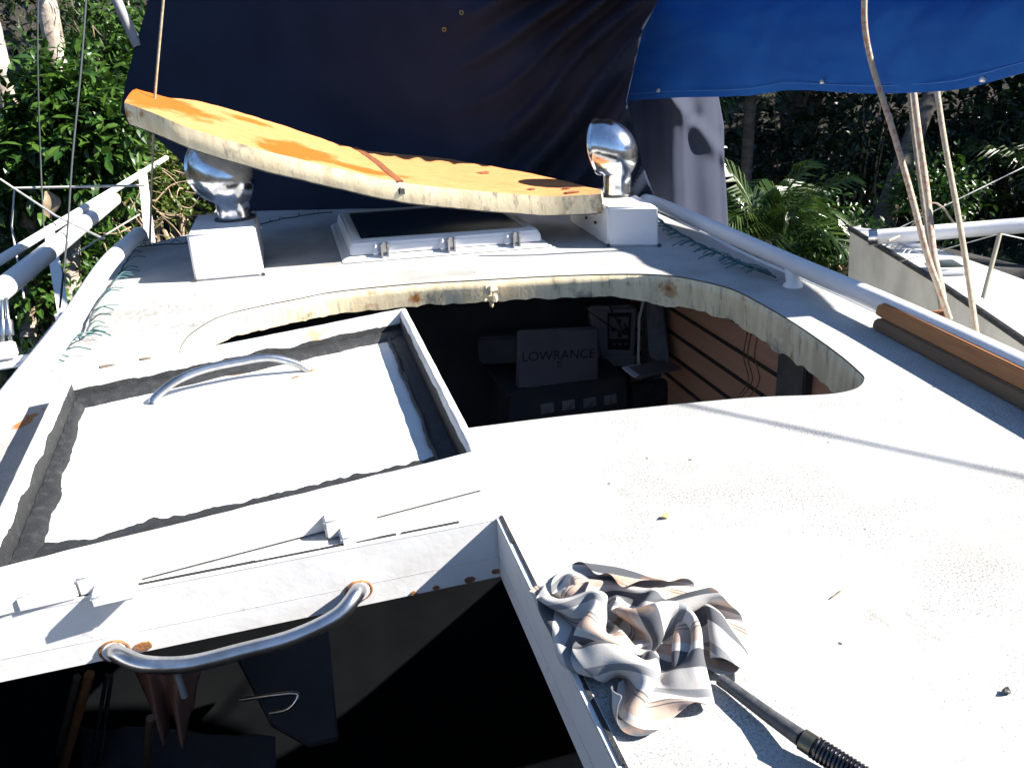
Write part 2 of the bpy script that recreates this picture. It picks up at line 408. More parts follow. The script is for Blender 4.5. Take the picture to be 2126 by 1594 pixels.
# handrails
def handrail(pts, r, posts, name='handrail'):
    b = B(); b.tube(spline(pts, 8), r, 18)
    h = b.build(name, M_rail, boat, True)
    for p, top in posts:
        q = B(); q.tube([Vector((p[0], p[1], -.002)), Vector((p[0], p[1], .006)), Vector((p[0], p[1], .012)), Vector((top[0], top[1], top[2]))], [.027, .026, .018, .017], 14)
        q.build('rail_post', M_rail, h, True)
    return h
zr = .054
right = [G(1345, 424, .0)+Vector((.0, .02, .01)), G(1342, 416, .06), G(1375, 427, zr), G(1500, 482, zr), G(1640, 545, zr), G(1850, 636, zr), G(2100, 752, zr), G(2400, 900, zr)]
pb = G(1646, 594); pt = G(1640, 545, zr)
handrail(right, .024, [(pb, pt)])
zl = .085
left = [G(296, 505, .0), G(290, 486, .05), G(280, 494, zl), G(222, 550, zl), G(143, 672, zl), G(43, 805, zl), G(-70, 955, zl), G(-250, 1200, zl)]
pl = G(148, 716)
handrail(left, .026, [(pl, (pl.x-.002, pl.y, zl))])

# dorade boxes with cowls
def cowl(base, parent, mouth, H_, rn, rm, tilt=0.):
    # upright neck that swells and elbows over to a flared mouth
    m = Vector(mouth).normalized(); Z = Vector((0, 0, 1)); side = Z.cross(m).normalized(); K = 40; n = 24; h0 = H_-2*rm; R = []
    for t in (0, .5, 1): R.append((base+Z*h0*t, -m, rn, rn))
    piv = base+Z*h0+m*rn
    for i in range(1, n+1):
        a = R_(98)*i/n; e = -m*math.cos(a)+Z*math.sin(a); r = rn+(rm-rn)*min(1, math.sin(min(a, R_(90))*.9)**1.0*1.02); R.append((piv+e*r, e, r, r*(1+.02*math.sin(2*a))))
    c, e, r, q = R[-1]; d = e.cross(side); d = d if d.dot(m) > 0 else -d
    for dd, rr in ((.003, r+.005), (.009, r+.005), (.011, r-.001), (0, r-.006), (-.03, r-.015)): R.append((c+d*dd, e, rr, rr))
    V = []; FS = []
    for c, e, r, q in R:
        for k in range(K):
            a = 2*math.pi*k/K; V.append(c+e*math.cos(a)*r+side*math.sin(a)*q)
    for i in range(len(R)-1):
        for k in range(K): FS.append((i*K+k, i*K+(k+1) % K, (i+1)*K+(k+1) % K, (i+1)*K+k))
    o = mesh('cowl', V, FS, M_chrome, parent, True)
    q = B(); q.tube([base, base+Z*.007], [rn+.014, rn+.011], 28); q.build('cowl_ring', M_black, o, True)
    return o
def dorade(c0, c1, c2, c3, h, tap=.006):
    b = B(); bot = [Vector(c) for c in (c0, c1, c2, c3)]; cc = sum(bot, Vector())/4
    top = [p+(cc-p).normalized()*tap+Vector((0, 0, h)) for p in bot]
    b.loft(top, bot); o = b.build('vent_box', M_box, boat, bevel=.006, seg=3)
    for p, a in ((bot[0], bot[3]), (bot[1], bot[2])):
        q = B(); q.tube([p+(a-p).normalized()*.002+Vector((0, -.003, .004)), p+Vector((0, -.006, .004))], .007, 6); q.build('drain_gap', M_black, o)
    return o, top
f0, f1 = G(405, 585), G(547, 572); bl, tl = dorade(f0, f1, f1+Vector((.0, .38, 0)), f0+Vector((.0, .38, 0)), .15)
cowl(Vector((-.215, 2.95, .150)), bl, (-.50, .87, 0), .268, .056, .106)
g0, g1 = G(1262, 512), G(1368, 512); br, tr = dorade(g0, g1, g1+Vector((.05, .42, 0)), g0+Vector((.02, .45, 0)), .132)
cowl(Vector((1.115, 2.74, .132)), br, (-.74, .67, 0), .262, .050, .094)
for k in range(3):
    q = B(); q.tube([Vector((g0.x+.004, 2.66+.09*k, .06)), Vector((g0.x-.003, 2.66+.09*k, .06))], .005, 8); q.build('screw', M_black, br, True)

# deck hatch
hz = .0
A0, A1 = G(722, 545), G(1135, 512); back = Vector((.0, .66, 0))
def hz_(p, z): return Vector((p.x, p.y, z))
def inset(l, d):
    c = sum(l, Vector())/4; out = []
    for p in l: out.append(Vector((p.x+(d if p.x < c.x else -d), p.y+(d if p.y < c.y else -d), p.z)))
    return out
base4 = [A0, A1, A1+back, A0+back]
b = B(); b.loft([hz_(p, .016) for p in inset(base4, .0)], [hz_(p, -.001) for p in inset(base4, -.022)])
hb = b.build('deck_hatch', M_paint, boat, bevel=.006, seg=3)
b = B(); o4 = inset(base4, .012); i4 = inset(base4, .062); zt = .064
# lid frame: outer sloping side, top rim, inner drop to the glass
rings = [[hz_(p, .019) for p in o4], [hz_(p, .050) for p in inset(base4, .016)], [hz_(p, zt) for p in inset(base4, .028)], [hz_(p, zt) for p in i4], [hz_(p, zt-.010) for p in inset(base4, .066)]]
V = [p for r in rings for p in r]; FS = []
for r in range(4):
    for i in range(4): FS.append((r*4+i, r*4+(i+1) % 4, (r+1)*4+(i+1) % 4, (r+1)*4+i))
b.add(V, FS); b.build('hatch_frame', M_box, hb, bevel=.006, seg=3)
b = B(); b.loft([hz_(p, zt-.004) for p in inset(base4, .060)], [hz_(p, zt-.012) for p in inset(base4, .060)]); b.build('hatch_glass', M_glass, hb)
for k, px in enumerate((800, 937, 1072)):
    t = (px-722)/(1135-722); p = A0.lerp(A1, t)
    b = B()
    for s in (-.011, .011): b.box((p.x+s, p.y+.002, .030), (.006, .026, .050))
    b.box((p.x, p.y+.012, .040), (.014, .010, .034))
    o = b.build('hatch_hinge', M_steel, hb, bevel=.0015)
    q = B(); c = Vector((p.x-.028, p.y+.006, 0))
    q.add([c+Vector((-.016, .012, .02)), c+Vector((.008, .012, .02)), c+Vector((.006, -.012, .02)), c+Vector((-.012, -.012, .02)), c+Vector((0, .014, .066)), c+Vector((.006, .012, .064))],
          [(3, 2, 1, 0), (0, 4, 3), (3, 4, 5, 2), (1, 2, 5), (0, 1, 5, 4)])
    q.build('hinge_fin', M_box, o, bevel=.003)

# companionway coaming
cz = -.10
b = B(); t_ = .012
b.box(((HX0+HX1)/2, HY1+t_/2+.0005, cz/2+.001), (HX1-HX0+.06, t_, -cz+.006)); 
b.box((HX1+t_/2+.0005, (HY0+HY1)/2-.002, cz/2+.001), (t_, HY1-HY0, -cz+.006))
b.box((HX0-t_/2, (HY0+HY1)/2, cz/2), (t_, HY1-HY0, -cz))
b.box(((HX0+HX1)/2, HY0-t_/2, cz/2), (HX1-HX0, t_, -cz))
M_coam = paint('chipped_coaming_paint', (.62, .62, .62), True, (.36, .33, .29), .3)
coam = b.build('hatch_coaming', M_coam, boat)
# thin dark metal edge strip, chipped along its length
b = B()
x = HX1-.016
def strip_run(p, q, w_):
    d = (q-p); L_ = d.length; d.normalize(); s_ = 0; nrm = Vector((-d.y, d.x, 0))
    while s_ < L_:
        l = random.uniform(.03, .12); e = min(L_, s_+l); a = p+d*s_; c = p+d*e
        ww = w_*(.6+.8*random.random())
        b.loft([a+Vector((0, 0, .0062)), c+Vector((0, 0, .0062)), c+nrm*ww*1.2+Vector((0, 0, .0062)), a+nrm*ww+Vector((0, 0, .0062))],
               [a+Vector((0, 0, .002)), c+Vector((0, 0, .002)), c+nrm*ww*1.2+Vector((0, 0, .002)), a+nrm*ww+Vector((0, 0, .002))])
        s_ = e + (random.uniform(.004, .03) if random.random() < .35 else .0005)
strip_run(Vector((HX0, HY1+.004, 0)), Vector((HX1-.055, HY1+.004, 0)), .004)
b.build('edge_strip', M_seal, coam); b = B()
strip_run(Vector((HX1+.0105, HY1, 0)), Vector((HX1+.0105, HY0, 0)), -.0045)
b.build('edge_strip', M_seal, coam)
for (x, y, s) in ((1030, 1186, .005), (975, 1203, .006), (905, 1220, .004), (298, 1340, .009), (860, 1231, .004), (1208, 1300, 0)):
    if not s: continue
    p = AT(x, y, HY1-.0005)
    pts = [p+Vector((math.cos(a)*s*(1+.6*random.random()), 0, math.sin(a)*s*.7*(1+.5*random.random()))) for a in [k*math.pi/4 for k in range(8)]]
    b = B(); b.loft([q+Vector((0, -.0012, 0)) for q in pts], [q+Vector((0, .001, 0)) for q in pts]); b.build('rust_chip', M_rust, coam)
yc = HY1
hp = [AT(745, 1225, yc), AT(740, 1232, yc-.035), AT(700, 1278, yc-.058), AT(610, 1322, yc-.062), AT(500, 1352, yc-.062), AT(390, 1378, yc-.062), AT(300, 1378, yc-.055), AT(248, 1358, yc-.03), AT(238, 1350, yc)]
b = B(); b.tube(spline(hp, 8), .0115, 18); hnd = b.build('grab_handle', M_steel, coam, True)
for p in (hp[0], hp[-1]):
    b = B(); pts = []
    for k in range(25):
        a = 2*math.pi*k/24; pts.append(p+Vector((math.cos(a)*.0185, -.001, math.sin(a)*.016)))
    b.tube(pts, .0022, 6, False); b.build('rust_ring', M_rust, coam, True)
    b = B(); b.tube([p+Vector((0, .001, 0)), p+Vector((0, -.004, 0))], [.018, .015], 20); b.build('handle_foot', M_coam, coam, True)

# the lifted-off lid, lying upside down beside the opening
zt = .068; zf = .012
FL, FR, NR = G(126, 780, zt), G(842, 638, zt), G(1002, 941, zt); NL = Vector((FL.x+.01, NR.y-.075, zt))
NL = G(-78, 1206, zt)
quad = [NL, NR, FR, FL]
def off(q4, d):                          # inset a quad by d along its own edges
    n = 4; out = []
    c = sum(q4, Vector())/4
    for i in range(n):
        p = q4[i]; a = (q4[(i+1) % n]-p).normalized(); e = (q4[i-1]-p).normalized()
        s = abs(a.cross(e).z); out.append(p+(a+e)*(d/s))
    return out
sub = 26
def ring(q4, z, jit=0, seed=0):
    out = []
    for i in range(4):
        a, c = q4[i], q4[(i+1) % 4]
        for k in range(sub):
            p = a.lerp(c, k/sub); out.append(Vector((p.x+jit*nz((p.x, p.y, seed), 30), p.y+jit*nz((p.x, p.y, seed+5), 30), z+jit*nz((p.x, p.y, seed+9), 25))))
    return out
rings = [ring(off(quad, .002), .004), ring(off(quad, 0), zt-.004, .0008, 1), ring(off(quad, .004), zt, .001, 2), ring(off(quad, .013), zt, .0012, 3), ring(off(quad, .017), zt-.005, .001, 4), ring(off(quad, .021), zf, 0)]
V = [p for r in rings for p in r]; K = 4*sub; FS = []
for r in range(len(rings)-1):
    for i in range(K): FS.append((r*K+i, r*K+(i+1) % K, (r+1)*K+(i+1) % K, (r+1)*K+i))
FS.append(tuple(range(5*K, 6*K))); FS.append(tuple(range(K-1, -1, -1)))
M_lid = paint('brushed_white_lid_paint', (.55, .55, .545), False, (.20, .19, .175), .4, [(*G(x, y, zf)[:2], rx, ry) for x, y, rx, ry in ((655, 735, .035, .014), (600, 727, .02, .01), (492, 776, .013, .006), (612, 783, .010, .005), (410, 791, .007, .007), (640, 770, .010, .006), (286, 757, .015, .008), (205, 773, .03, .008), (300, 757, .010, .010), (865, 1000, .010, .006))])
b = B(); b.add(V, FS); lid = b.build('hatch_lid', M_lid, boat, True)
tag(lid, 'white lid lying upside down with black sealant round its inside')
# sealant beads: wavy ribbons along each inner side; quad sides: 0 near,1 right,2 far,3 left
def bead(side, w0, w1, hgt, lipw, seed, start=.02, wob=.5):
    inner = off(quad, .022); a, c = inner[side], inner[(side+1) % 4]; d = (c-a).normalized(); nrm = Vector((-d.y, d.x, 0))
    n = 90; rws = 5; V = []
    for i in range(n+1):
        t = i/n; wd = w0+(w1-w0)*t; wd *= 1+wob*nz((t*9, seed, 0), 1)+.07*nz((t*40, seed, 3), 1)+.035*nz((t*110, seed, 3), 1)
        for r in range(rws):
            s = r/(rws-1); p = a.lerp(c, t)+nrm*(wd*s)
            z = zf+.0008+(hgt*(1-s)**.6)*(1+.35*nz((t*30, s*3, seed), 1))+.0012*nz((t*150, s*9, seed), 1)
            if r == rws-1: z = zf-.001
            V.append((p.x, p.y, z))
    FS = [(i*rws+r, (i+1)*rws+r, (i+1)*rws+r+1, i*rws+r+1) for i in range(n) for r in range(rws-1)]
    return mesh('sealant', V, FS, M_seal, lid, True)
bead(0, .130, .112, .008, 0, 1, wob=.16)
bead(1, .036, .032, .004, 0, 2, wob=.15)
bead(2, .040, .048, .012, 0, 3, wob=.3)
bead(3, .018, .036, .010, 0, 4, wob=.35)
# black coat painted up the inside of the right-hand lip
iq = off(quad, .0200); iz = off(quad, .0175)
for sd_, cov in ((1, .78), (2, .52), (3, .8)):
    a, c = iq[sd_], iq[(sd_+1) % 4]; a2, c2 = iz[sd_], iz[(sd_+1) % 4]; d_ = (c-a).normalized(); nn = Vector((-d_.y, d_.x, 0))*.0014
    V = []; n = 80
    for i in range(n+1):
        t = i/n; p = a.lerp(c, t)+nn; q_ = a2.lerp(c2, t)+nn; s = cov+.16*nz((t*12, 4+sd_, 0), 1)+.05*nz((t*60, 4+sd_, 0), 1); z = zf+(zt-.006-zf)*s
        V += [(p.x, p.y, zf), (p.x+(q_.x-p.x)*s, p.y+(q_.y-p.y)*s, z)]
    mesh('lip_sealant', V, [(2*i, 2*i+2, 2*i+3, 2*i+1) for i in range(n)], M_seal, lid)
a, c = iq[1], iq[2]
# ridge of hardened sealant along the gutter
V = []; pts = []
for i in range(60):
    t = .04+.9*i/59; p = a.lerp(c, t); pts.append(Vector((p.x-.036-.006*nz((t*7, 2, 0), 1), p.y, zf+.004)))
b = B(); b.tube(pts, [.0045+.0025*nz((i*.35, 0, 0), 1) for i in range(60)], 7); b.build('sealant', M_seal, lid, True)
# lid handle
h0, h1 = G(316, 838, zf), G(640, 770, zf)
def up_(px, py, t, z): 
    p = h0.lerp(h1, t); return Vector((p.x, p.y, z))
hp = [h0, up_(0, 0, .03, .045), up_(0, 0, .14, .066), up_(0, 0, .35, .074), up_(0, 0, .65, .076), up_(0, 0, .86, .068), up_(0, 0, .97, .047), h1]
hp = [h0, h0.lerp(h1, .03)+Vector((0, .005, .012)), h0.lerp(h1, .16)+Vector((0, .012, .034)), h0.lerp(h1, .33)+Vector((0, .02, .044)), h0.lerp(h1, .55)+Vector((0, .022, .045)), h0.lerp(h1, .76)+Vector((0, .018, .042)), h0.lerp(h1, .93)+Vector((0, .006, .020)), h1]
b = B(); b.tube(spline(hp, 8), .0085, 16); b.build('grab_handle', M_steel, lid, True)
for (x, y, s) in ((302, 748, .010), (222, 763, .013)):
    p = G(x, y, zt-.003); pts = [p+Vector((math.cos(a_)*s*(1+.7*random.random()), math.sin(a_)*s*.5*(1+.5*random.random()), 0)) for a_ in [k*math.pi/5 for k in range(10)]]
    b = B(); b.loft([q+Vector((0, 0, .0045)) for q in pts], [q-Vector((0, 0, .004)) for q in pts]); b.build('paint_chip', M_bare, lid)
# hinges between lid and coaming
def hinge(ax, ay, bx, by, long_):
    p, q_ = G(ax, ay, .022), G(bx, by, .022); d = (q_-p).normalized(); nrm = Vector((-d.y, d.x, 0)); rz = math.atan2(d.y, d.x); L_ = (q_-p).length
    m = p.lerp(q_, .5)
    b = B(); b.box(m+nrm*.012-Vector((0, 0, .006)), (L_, .046, .030), rz); h = b.build('hinge', M_lid, lid, bevel=.003, seg=3)
    b = B(); b.box(m+d*L_*.10-nrm*.024-Vector((0, 0, .014)), (L_*.72, .034, .016), rz); b.build('hinge_leaf', M_lid, h, bevel=.003, seg=3)
    if long_:
        b = B(); b.box(m-d*L_*.98+nrm*.006-Vector((0, 0, .008)), (L_*.95, .042, .026), rz); b.build('hinge_knuckle', M_lid, h, bevel=.004, seg=3)
hinge(672, 1088, 780, 1064, 0)
hinge(160, 1206, 288, 1178, 1)

# ------------------------------------------------------------------ panel cut from the roof, propped on the cowl and box
fr = [((258, 212), 2.86), ((330, 240), 2.79), ((400, 268), 2.76), ((520, 305), 2.73), ((700, 350), 2.705), ((830, 378), 2.69), ((960, 393), 2.67), ((1130, 407), 2.63), ((1248, 402), 2.58)]
bk = [((283, 184), 3.10), ((350, 203), 3.20), ((420, 212), 3.26), ((560, 252), 3.36), ((735, 308), 3.42), ((830, 320), 3.42), ((930, 330), 3.38), ((1120, 364), 3.02), ((1250, 396), 2.62)]
fp = spline([AT(*p, y) for p, y in fr], 12); bp = spline([AT(*p, y) for p, y in bk], 12)
rws = 14; V = []; n = len(fp); T_ = .064
for i in range(n):
    for r in range(rws+1):
        s = r/rws; p = fp[i].lerp(bp[i], s); j = .0016*nz(p, 10)+.0014*nz(p, 60)
        if r in (rws,): p = p+Vector((0, .02*nz(p, 22)+.012*nz(p, 70), 0))
        V.append(p+Vector((0, 0, j+.006*math.sin(math.pi*s))))
tf = [(i*(rws+1)+r, (i+1)*(rws+1)+r, (i+1)*(rws+1)+r+1, i*(rws+1)+r+1) for i in range(n-1) for r in range(rws)]
panel = empty('cutout_panel', (.3, 2.6, .1), 'oval roof slab with orange wood side up, propped between the two chrome cowls', 'roof panel')
mesh('plywood_face', V, tf, M_top, panel, True)
lp = [i*(rws+1) for i in range(n)]+[(n-1)*(rws+1)+r for r in range(1, rws+1)]+[i*(rws+1)+rws for i in range(n-2, -1, -1)]+[r for r in range(rws-1, 0, -1)]
LP = [V[i] for i in lp]; VV = []; cc = sum(LP, Vector())/len(LP); lv = 5
for k in range(lv+1):
    s = k/lv
    for p in LP:
        o_ = (p-cc); o_.z = 0; o_.normalize(); VV.append(p+o_*(.004*math.sin(s*3.1)+.0013*nz(p+Vector((0, 0, s)), 40))*(1 if 0 < k < lv else 0)-Vector((0, 0, T_*s)))
K = len(LP); FS = [(k*K+i, k*K+(i+1) % K, (k+1)*K+(i+1) % K, (k+1)*K+i) for k in range(lv) for i in range(K)]
b = B(); b.add(VV, FS); b.build('sawn_edge', M_core, panel, True)
V2 = [v-Vector((0, 0, T_)) for v in V]; mesh('outer_skin', V2+[v-Vector((0, 0, .003)) for v in V2], [f_[::-1] for f_ in tf]+[tuple(i+len(V2) for i in f_) for f_ in tf], M_deck, panel, True)
# dark groove where a beam crossed, and its socket in the sawn edge
pa, pc = AT(733, 306, 3.42), AT(830, 380, 2.70); b = B(); sd = Vector((.011, 0, 0)); pts = []
ia = [0, .2, .4, .6, .8, 1]
i0 = min(range(n), key=lambda i: (bp[i]-pa).length); i1 = min(range(n), key=lambda i: (fp[i]-pc).length)
grv = []
for s in [k/14 for k in range(15)]:
    ii = i1+(i0-i1)*s; i_ = int(ii); fr_ = ii-i_; i2 = min(i_+1, n-1)
    p = (fp[i_].lerp(fp[i2], fr_)).lerp(bp[i_].lerp(bp[i2], fr_), s); grv.append(p+Vector((0, 0, .0035+.006*math.sin(math.pi*s))))
V = [];
for k, p in enumerate(grv): V += [p-sd*(1+.2*nz(p, 50)), p+sd*(1+.2*nz(p, 47))]
b.loft([v+Vector((0, 0, .001)) for v in V[::2]]+[v+Vector((0, 0, .001)) for v in V[1::2]][::-1], [v-Vector((0, 0, .008)) for v in V[::2]]+[v-Vector((0, 0, .008)) for v in V[1::2]][::-1])
M_groove = wood_material('rusty_beam_groove', (.15, .045, .015), (.24, .08, .025), 0, .9)
tag(b.build('beam_groove', M_groove, panel), 'dark rusty strip across the orange face')
p = fp[i1]; b = B(); b.box(p+Vector((.004, .001, -.030)), (.024, .014, .026), .1); b.build('edge_socket', M_black, panel, bevel=.004)
b = B()
for (x, y, s, yy) in ((975, 360, .012, 3.0), (1085, 400, .006, 2.72), (1185, 405, .010, 2.64), (1160, 396, .008, 2.7)):
    i_ = min(range(n), key=lambda i: abs((fp[i]-AT(x, y, yy)).x)); sy = max(.02, min(.9, (yy-fp[i_].y)/(bp[i_].y-fp[i_].y))); p = fp[i_].lerp(bp[i_], sy)+Vector((0, 0, .006*math.sin(math.pi*sy)+.0015))
    pts = [p+Vector((math.cos(a_)*s*1.6*(1+random.random()), math.sin(a_)*s*(1+random.random()), .0022)) for a_ in [k*math.pi/4 for k in range(8)]]
    b = B(); b.loft(pts, [q-Vector((0, 0, .006)) for q in pts]); b.build('burn_mark', M_groove, panel)

# ------------------------------------------------------------------ dark awning behind
tarp = empty('canvas_awning', (.4, 3.6, 0), 'dark navy canvas sheet hanging in folds over the boom end ahead of the vents', 'awning')
dep = [(200, 4.28), (540, 3.97), (900, 3.60), (1150, 3.32), (1290, 3.10), (1370, 2.98)]
def leftedge(py): return interp([(-260, 330), (0, 308), (165, 262), (235, 250), (285, 322), (330, 372), (420, 430), (470, 540)], py)
def rightedge(py): return interp([(-260, 1420), (0, 1368), (60, 1335), (210, 1300), (330, 1330), (520, 1400)], py)
V = []; nu, nv = 150, 90
for j in range(nv+1):
    py = -260+j*(740/nv)
    for i in range(nu+1):
        t = i/nu; px = leftedge(py)+(rightedge(py)-leftedge(py))*t
        y = interp(dep, px)
        th = math.atan2(py+420, 1800-px)
        a = max(0, min(1, (px-900)/300)); a = a*a*(3-2*a)
        fold = (1-2*abs(math.sin(th*38+1.6*nz((px*.004, py*.004, 0), 1)))**.8)*.6+math.sin(th*97+2.2)*.2
        y -= a*.12*fold+.03*nz((px*.003, py*.003, 2), 1)+.012*nz((px*.008, py*.008, 5), 1)
        y -= .045*math.exp(-((py-20)/60)**2)*max(0, 1-abs(px-980)/110)
        if py > 215: y += a*.1*min(1, (py-215)/120)
        V.append(AT(px, py, y))
FS = [(j*(nu+1)+i, (j+1)*(nu+1)+i, (j+1)*(nu+1)+i+1, j*(nu+1)+i+1) for j in range(nv) for i in range(nu)]
o = mesh('canvas_sheet', V, FS, M_tarp, tarp, True); so = o.modifiers.new('thick', 'SOLIDIFY'); so.thickness = .0015
V = []; nu, nv = 70, 60
for j in range(nv+1):
    py = 120+j*(420/nv); re_ = interp([(120, 1485), (200, 1492), (260, 1503), (330, 1504), (460, 1512), (540, 1516)], py); le_ = 1255
    for i in range(nu+1):
        t = i/nu; px = le_+(re_-le_)*t
        y = 3.56-.16*min(t/.66, 1)+.20*max(0, (t-.66)/.34)+.022*math.sin(t*19+.4)+.015*nz((px*.02, py*.01, 8), 1)
        y += .035*math.exp(-((px-1440+.25*(py-240))/14)**2-((py-245)/16)**2)
        y -= .05*math.exp(-((px-1420-.9*(py-235))/22)**2)*(1 if py < 300 else math.exp(-((py-300)/60)**2))
        y += .02*math.exp(-((px-1488-.04*(py-200))/6)**2)
        V.append(AT(px, py, y))
FS = [(j*(nu+1)+i, (j+1)*(nu+1)+i, (j+1)*(nu+1)+i+1, j*(nu+1)+i+1) for j in range(nv) for i in range(nu)]
o = mesh('canvas_flap', V, FS, M_tarp_lit, tarp, True); so = o.modifiers.new('thick', 'SOLIDIFY'); so.thickness = .0015
for (x, y) in ((958, 27), (922, 62)):
    p = AT(x, y, interp(dep, x)-.075); b = B(); pts = [p+Vector((math.cos(2*math.pi*k/16)*.007, -.002, math.sin(2*math.pi*k/16)*.007)) for k in range(17)]
    b.tube(pts, .0025, 6, False); b.build('grommet', M_brass, tarp, True)

b = B(); b.tube([AT(200, -90, 4.2), AT(286, 96, 4.2)], .022, 10); tag(b.build('boom_strut', M_casel, None, True), 'dull grey strut slanting down behind the top left edge of the canvas', 'strut')

# ------------------------------------------------------------------ blue sail cover on its boom
cover = empty('sail_cover', (1.85, 2.6, .45), 'bright blue canvas sail cover stretched along the boom at upper right', 'sail cover')
bot = [((1200, 222), 3.50), ((1290, 211), 3.36), ((1400, 203), 3.18), ((1550, 199), 2.98), ((1650, 187), 2.78), ((1800, 194), 2.47), ((1900, 192), 2.27), ((2000, 184), 2.11), ((2126, 151), 1.93), ((2350, 95), 1.68), ((2700, 0), 1.35)]
bpnt = spline([AT(*p, y) for p, y in bot], 14); n = len(bpnt); prof = []
hs = [.42, .41, .40, .37, .33, .30, .28, .26, .24, .20, .12]
V = []; K = 30
for i, p in enumerate(bpnt):
    h = interp([(k*14, v) for k, v in enumerate(hs)], i)
    d = (bpnt[min(i+1, n-1)]-bpnt[max(i-1, 0)]); d.z = 0; d.normalize(); s_ = Vector((-d.y, d.x, 0))   # outboard side
    if s_.x > 0: s_ = -s_
    for k in range(K):
        t = k/(K-1)                       # 0 = bottom near face, 1 = bottom far face
        a = t*math.pi
        wz = h*math.sin(a)**.9; wx = math.cos(a)*(.012+.085*math.sin(a)**.7)
        q_ = p+Vector((0, 0, wz))+s_*wx
        tt = i/n; wr = .016*nz((tt*9+wz*6, wz*4, 1), 1)+.007*nz((tt*26-wz*14, wz*4, 6), 1)+.004*math.sin((tt*60-wz*26)+3*nz((tt*5, wz*3, 0), 1))*min(1, wz*8)+.004*nz((tt*50, wz*30, 2), 1)
        V.append(q_+s_*wr*(1 if t < .5 else -1))
FS = [(i*K+k, (i+1)*K+k, (i+1)*K+k+1, i*K+k+1) for i in range(n-1) for k in range(K-1)]
FS += [(i*K+K-1, (i+1)*K+K-1, (i+1)*K, i*K) for i in range(n-1)]+[tuple(range(K)), tuple(range(n*K-1, (n-1)*K-1, -1))]
b = B(); b.add(V, FS); b.build('cover_canvas', M_blue, cover, True)
b = B(); b.tube([p+Vector((-.030, -.008, .026)) for p in bpnt], .0014, 5); b.build('hem_stitching', simple('faded_blue_thread', (.02, .12, .40)), cover, True)
for (x, y, yy) in ((1367, 188, 3.2), (1707, 170, 2.63), (2040, 165, 2.0)):
    p = AT(x, y, yy-.03); q_ = min(bpnt, key=lambda v: (v-p).length); p = AT(x, y, q_.y); p += (EYE-p).normalized()*.022
    b = B(); dn = (EYE-p).normalized(); b.tube([p-dn*.008, p, p+dn*.003, p+dn*.004], [.009, .009, .006, .001], 14); b.build('snap_fastener', M_steel, cover, True)

# ------------------------------------------------------------------ ropes and wires
def rope(name, pts, r, mat, label, cat='rope', group=None, n=10):
    b = B(); P_ = spline(pts, n); c = .0
    b.tube(P_, r, 10); o = b.build(name, mat, None, True); tag(o, label, cat, group); return o
g_r = 'sheets hanging from the boom under the blue cover'
rope('rope', [AT(1800, -120, 2.26), AT(1795, -20, 2.24), AT(1796, 60, 2.24), AT(1812, 140, 2.22), AT(1850, 260, 2.1), AT(1888, 390, 1.98), AT(1925, 530, 1.86), AT(1950, 600, 1.8), AT(1972, 664, 1.76)], .0085, M_roper, 'thick rope looped over the front of the blue sail cover, leftmost of the hanging ropes', 'rope', g_r)
rope('rope', [AT(1896, 180, 2.36), AT(1908, 280, 2.26), AT(1925, 400, 2.14), AT(1938, 520, 1.98), AT(1955, 600, 1.86), AT(1962, 658, 1.8)], .0095, M_roper, 'red flecked rope falling straight down beside a thinner grey one to the rail', 'rope', g_r)
rope('rope', [AT(1886, 180, 2.40), AT(1898, 290, 2.32), AT(1916, 420, 2.2), AT(1934, 540, 2.06), AT(1950, 620, 1.96), AT(1956, 655, 1.9)], .0065, simple('grey_rope', (.22, .2, .16), (.15, .135, .11), 50, .9, bump=(350, 1, .004)), 'thinner grey rope just behind the red flecked one', 'rope', g_r)
rope('rope', [AT(1944, 180, 2.26), AT(1962, 300, 2.16), AT(1988, 440, 2.02), AT(2008, 560, 1.9), AT(2028, 700, 1.76)], .0085, M_rope, 'pale rope nearest the right edge, hanging apart from the other ropes', 'rope', g_r)
b = B(); p = AT(1952, 652, 1.79); b.box(p, (.05, .03, .02), .2); tag(b.build('rope_clutch', M_rust, None, bevel=.004), 'small red block where the ropes meet the starboard handrail', 'block')
rope('stay_wire', [AT(352, -140, 3.0), AT(322, 195, 3.05), AT(318, 300, 3.08), AT(311, 505, 3.2)], .0042, simple('galvanised_wire', (.40, .36, .24), (.28, .25, .17), 80, .6, bump=(500, 1, .002)), 'pale twisted wire stay passing behind the raised left end of the orange panel', 'wire')
rope('hanging_line', [AT(185, -100, 3.9), AT(170, 120, 3.8), AT(150, 330, 3.7), AT(140, 480, 3.6), AT(124, 640, 3.5)], .004, M_cord, 'dark slack line hanging in front of the left bushes, right of the paperbark trunk', 'rope')
rope('hanging_line', [AT(80, -100, 4.2), AT(78, 120, 4.2), AT(84, 330, 4.2), AT(92, 500, 4.1)], .0035, M_cord, 'faint grey line hanging in front of the thicker paperbark trunk', 'rope')
s0 = Vector((1.007, .842, 0)); s1 = Vector((.642, 1.291, 0)); dl = (s1-s0).normalized(); k_ = SUN*2.5
b = B(); b.tube([s1+dl*.05+k_, s0-dl*1.2+k_], .0062, 8); tag(b.build('topping_lift', M_rope, None, True), 'rope crossing high to starboard, its soft shadow lying on the white deck', 'rope')

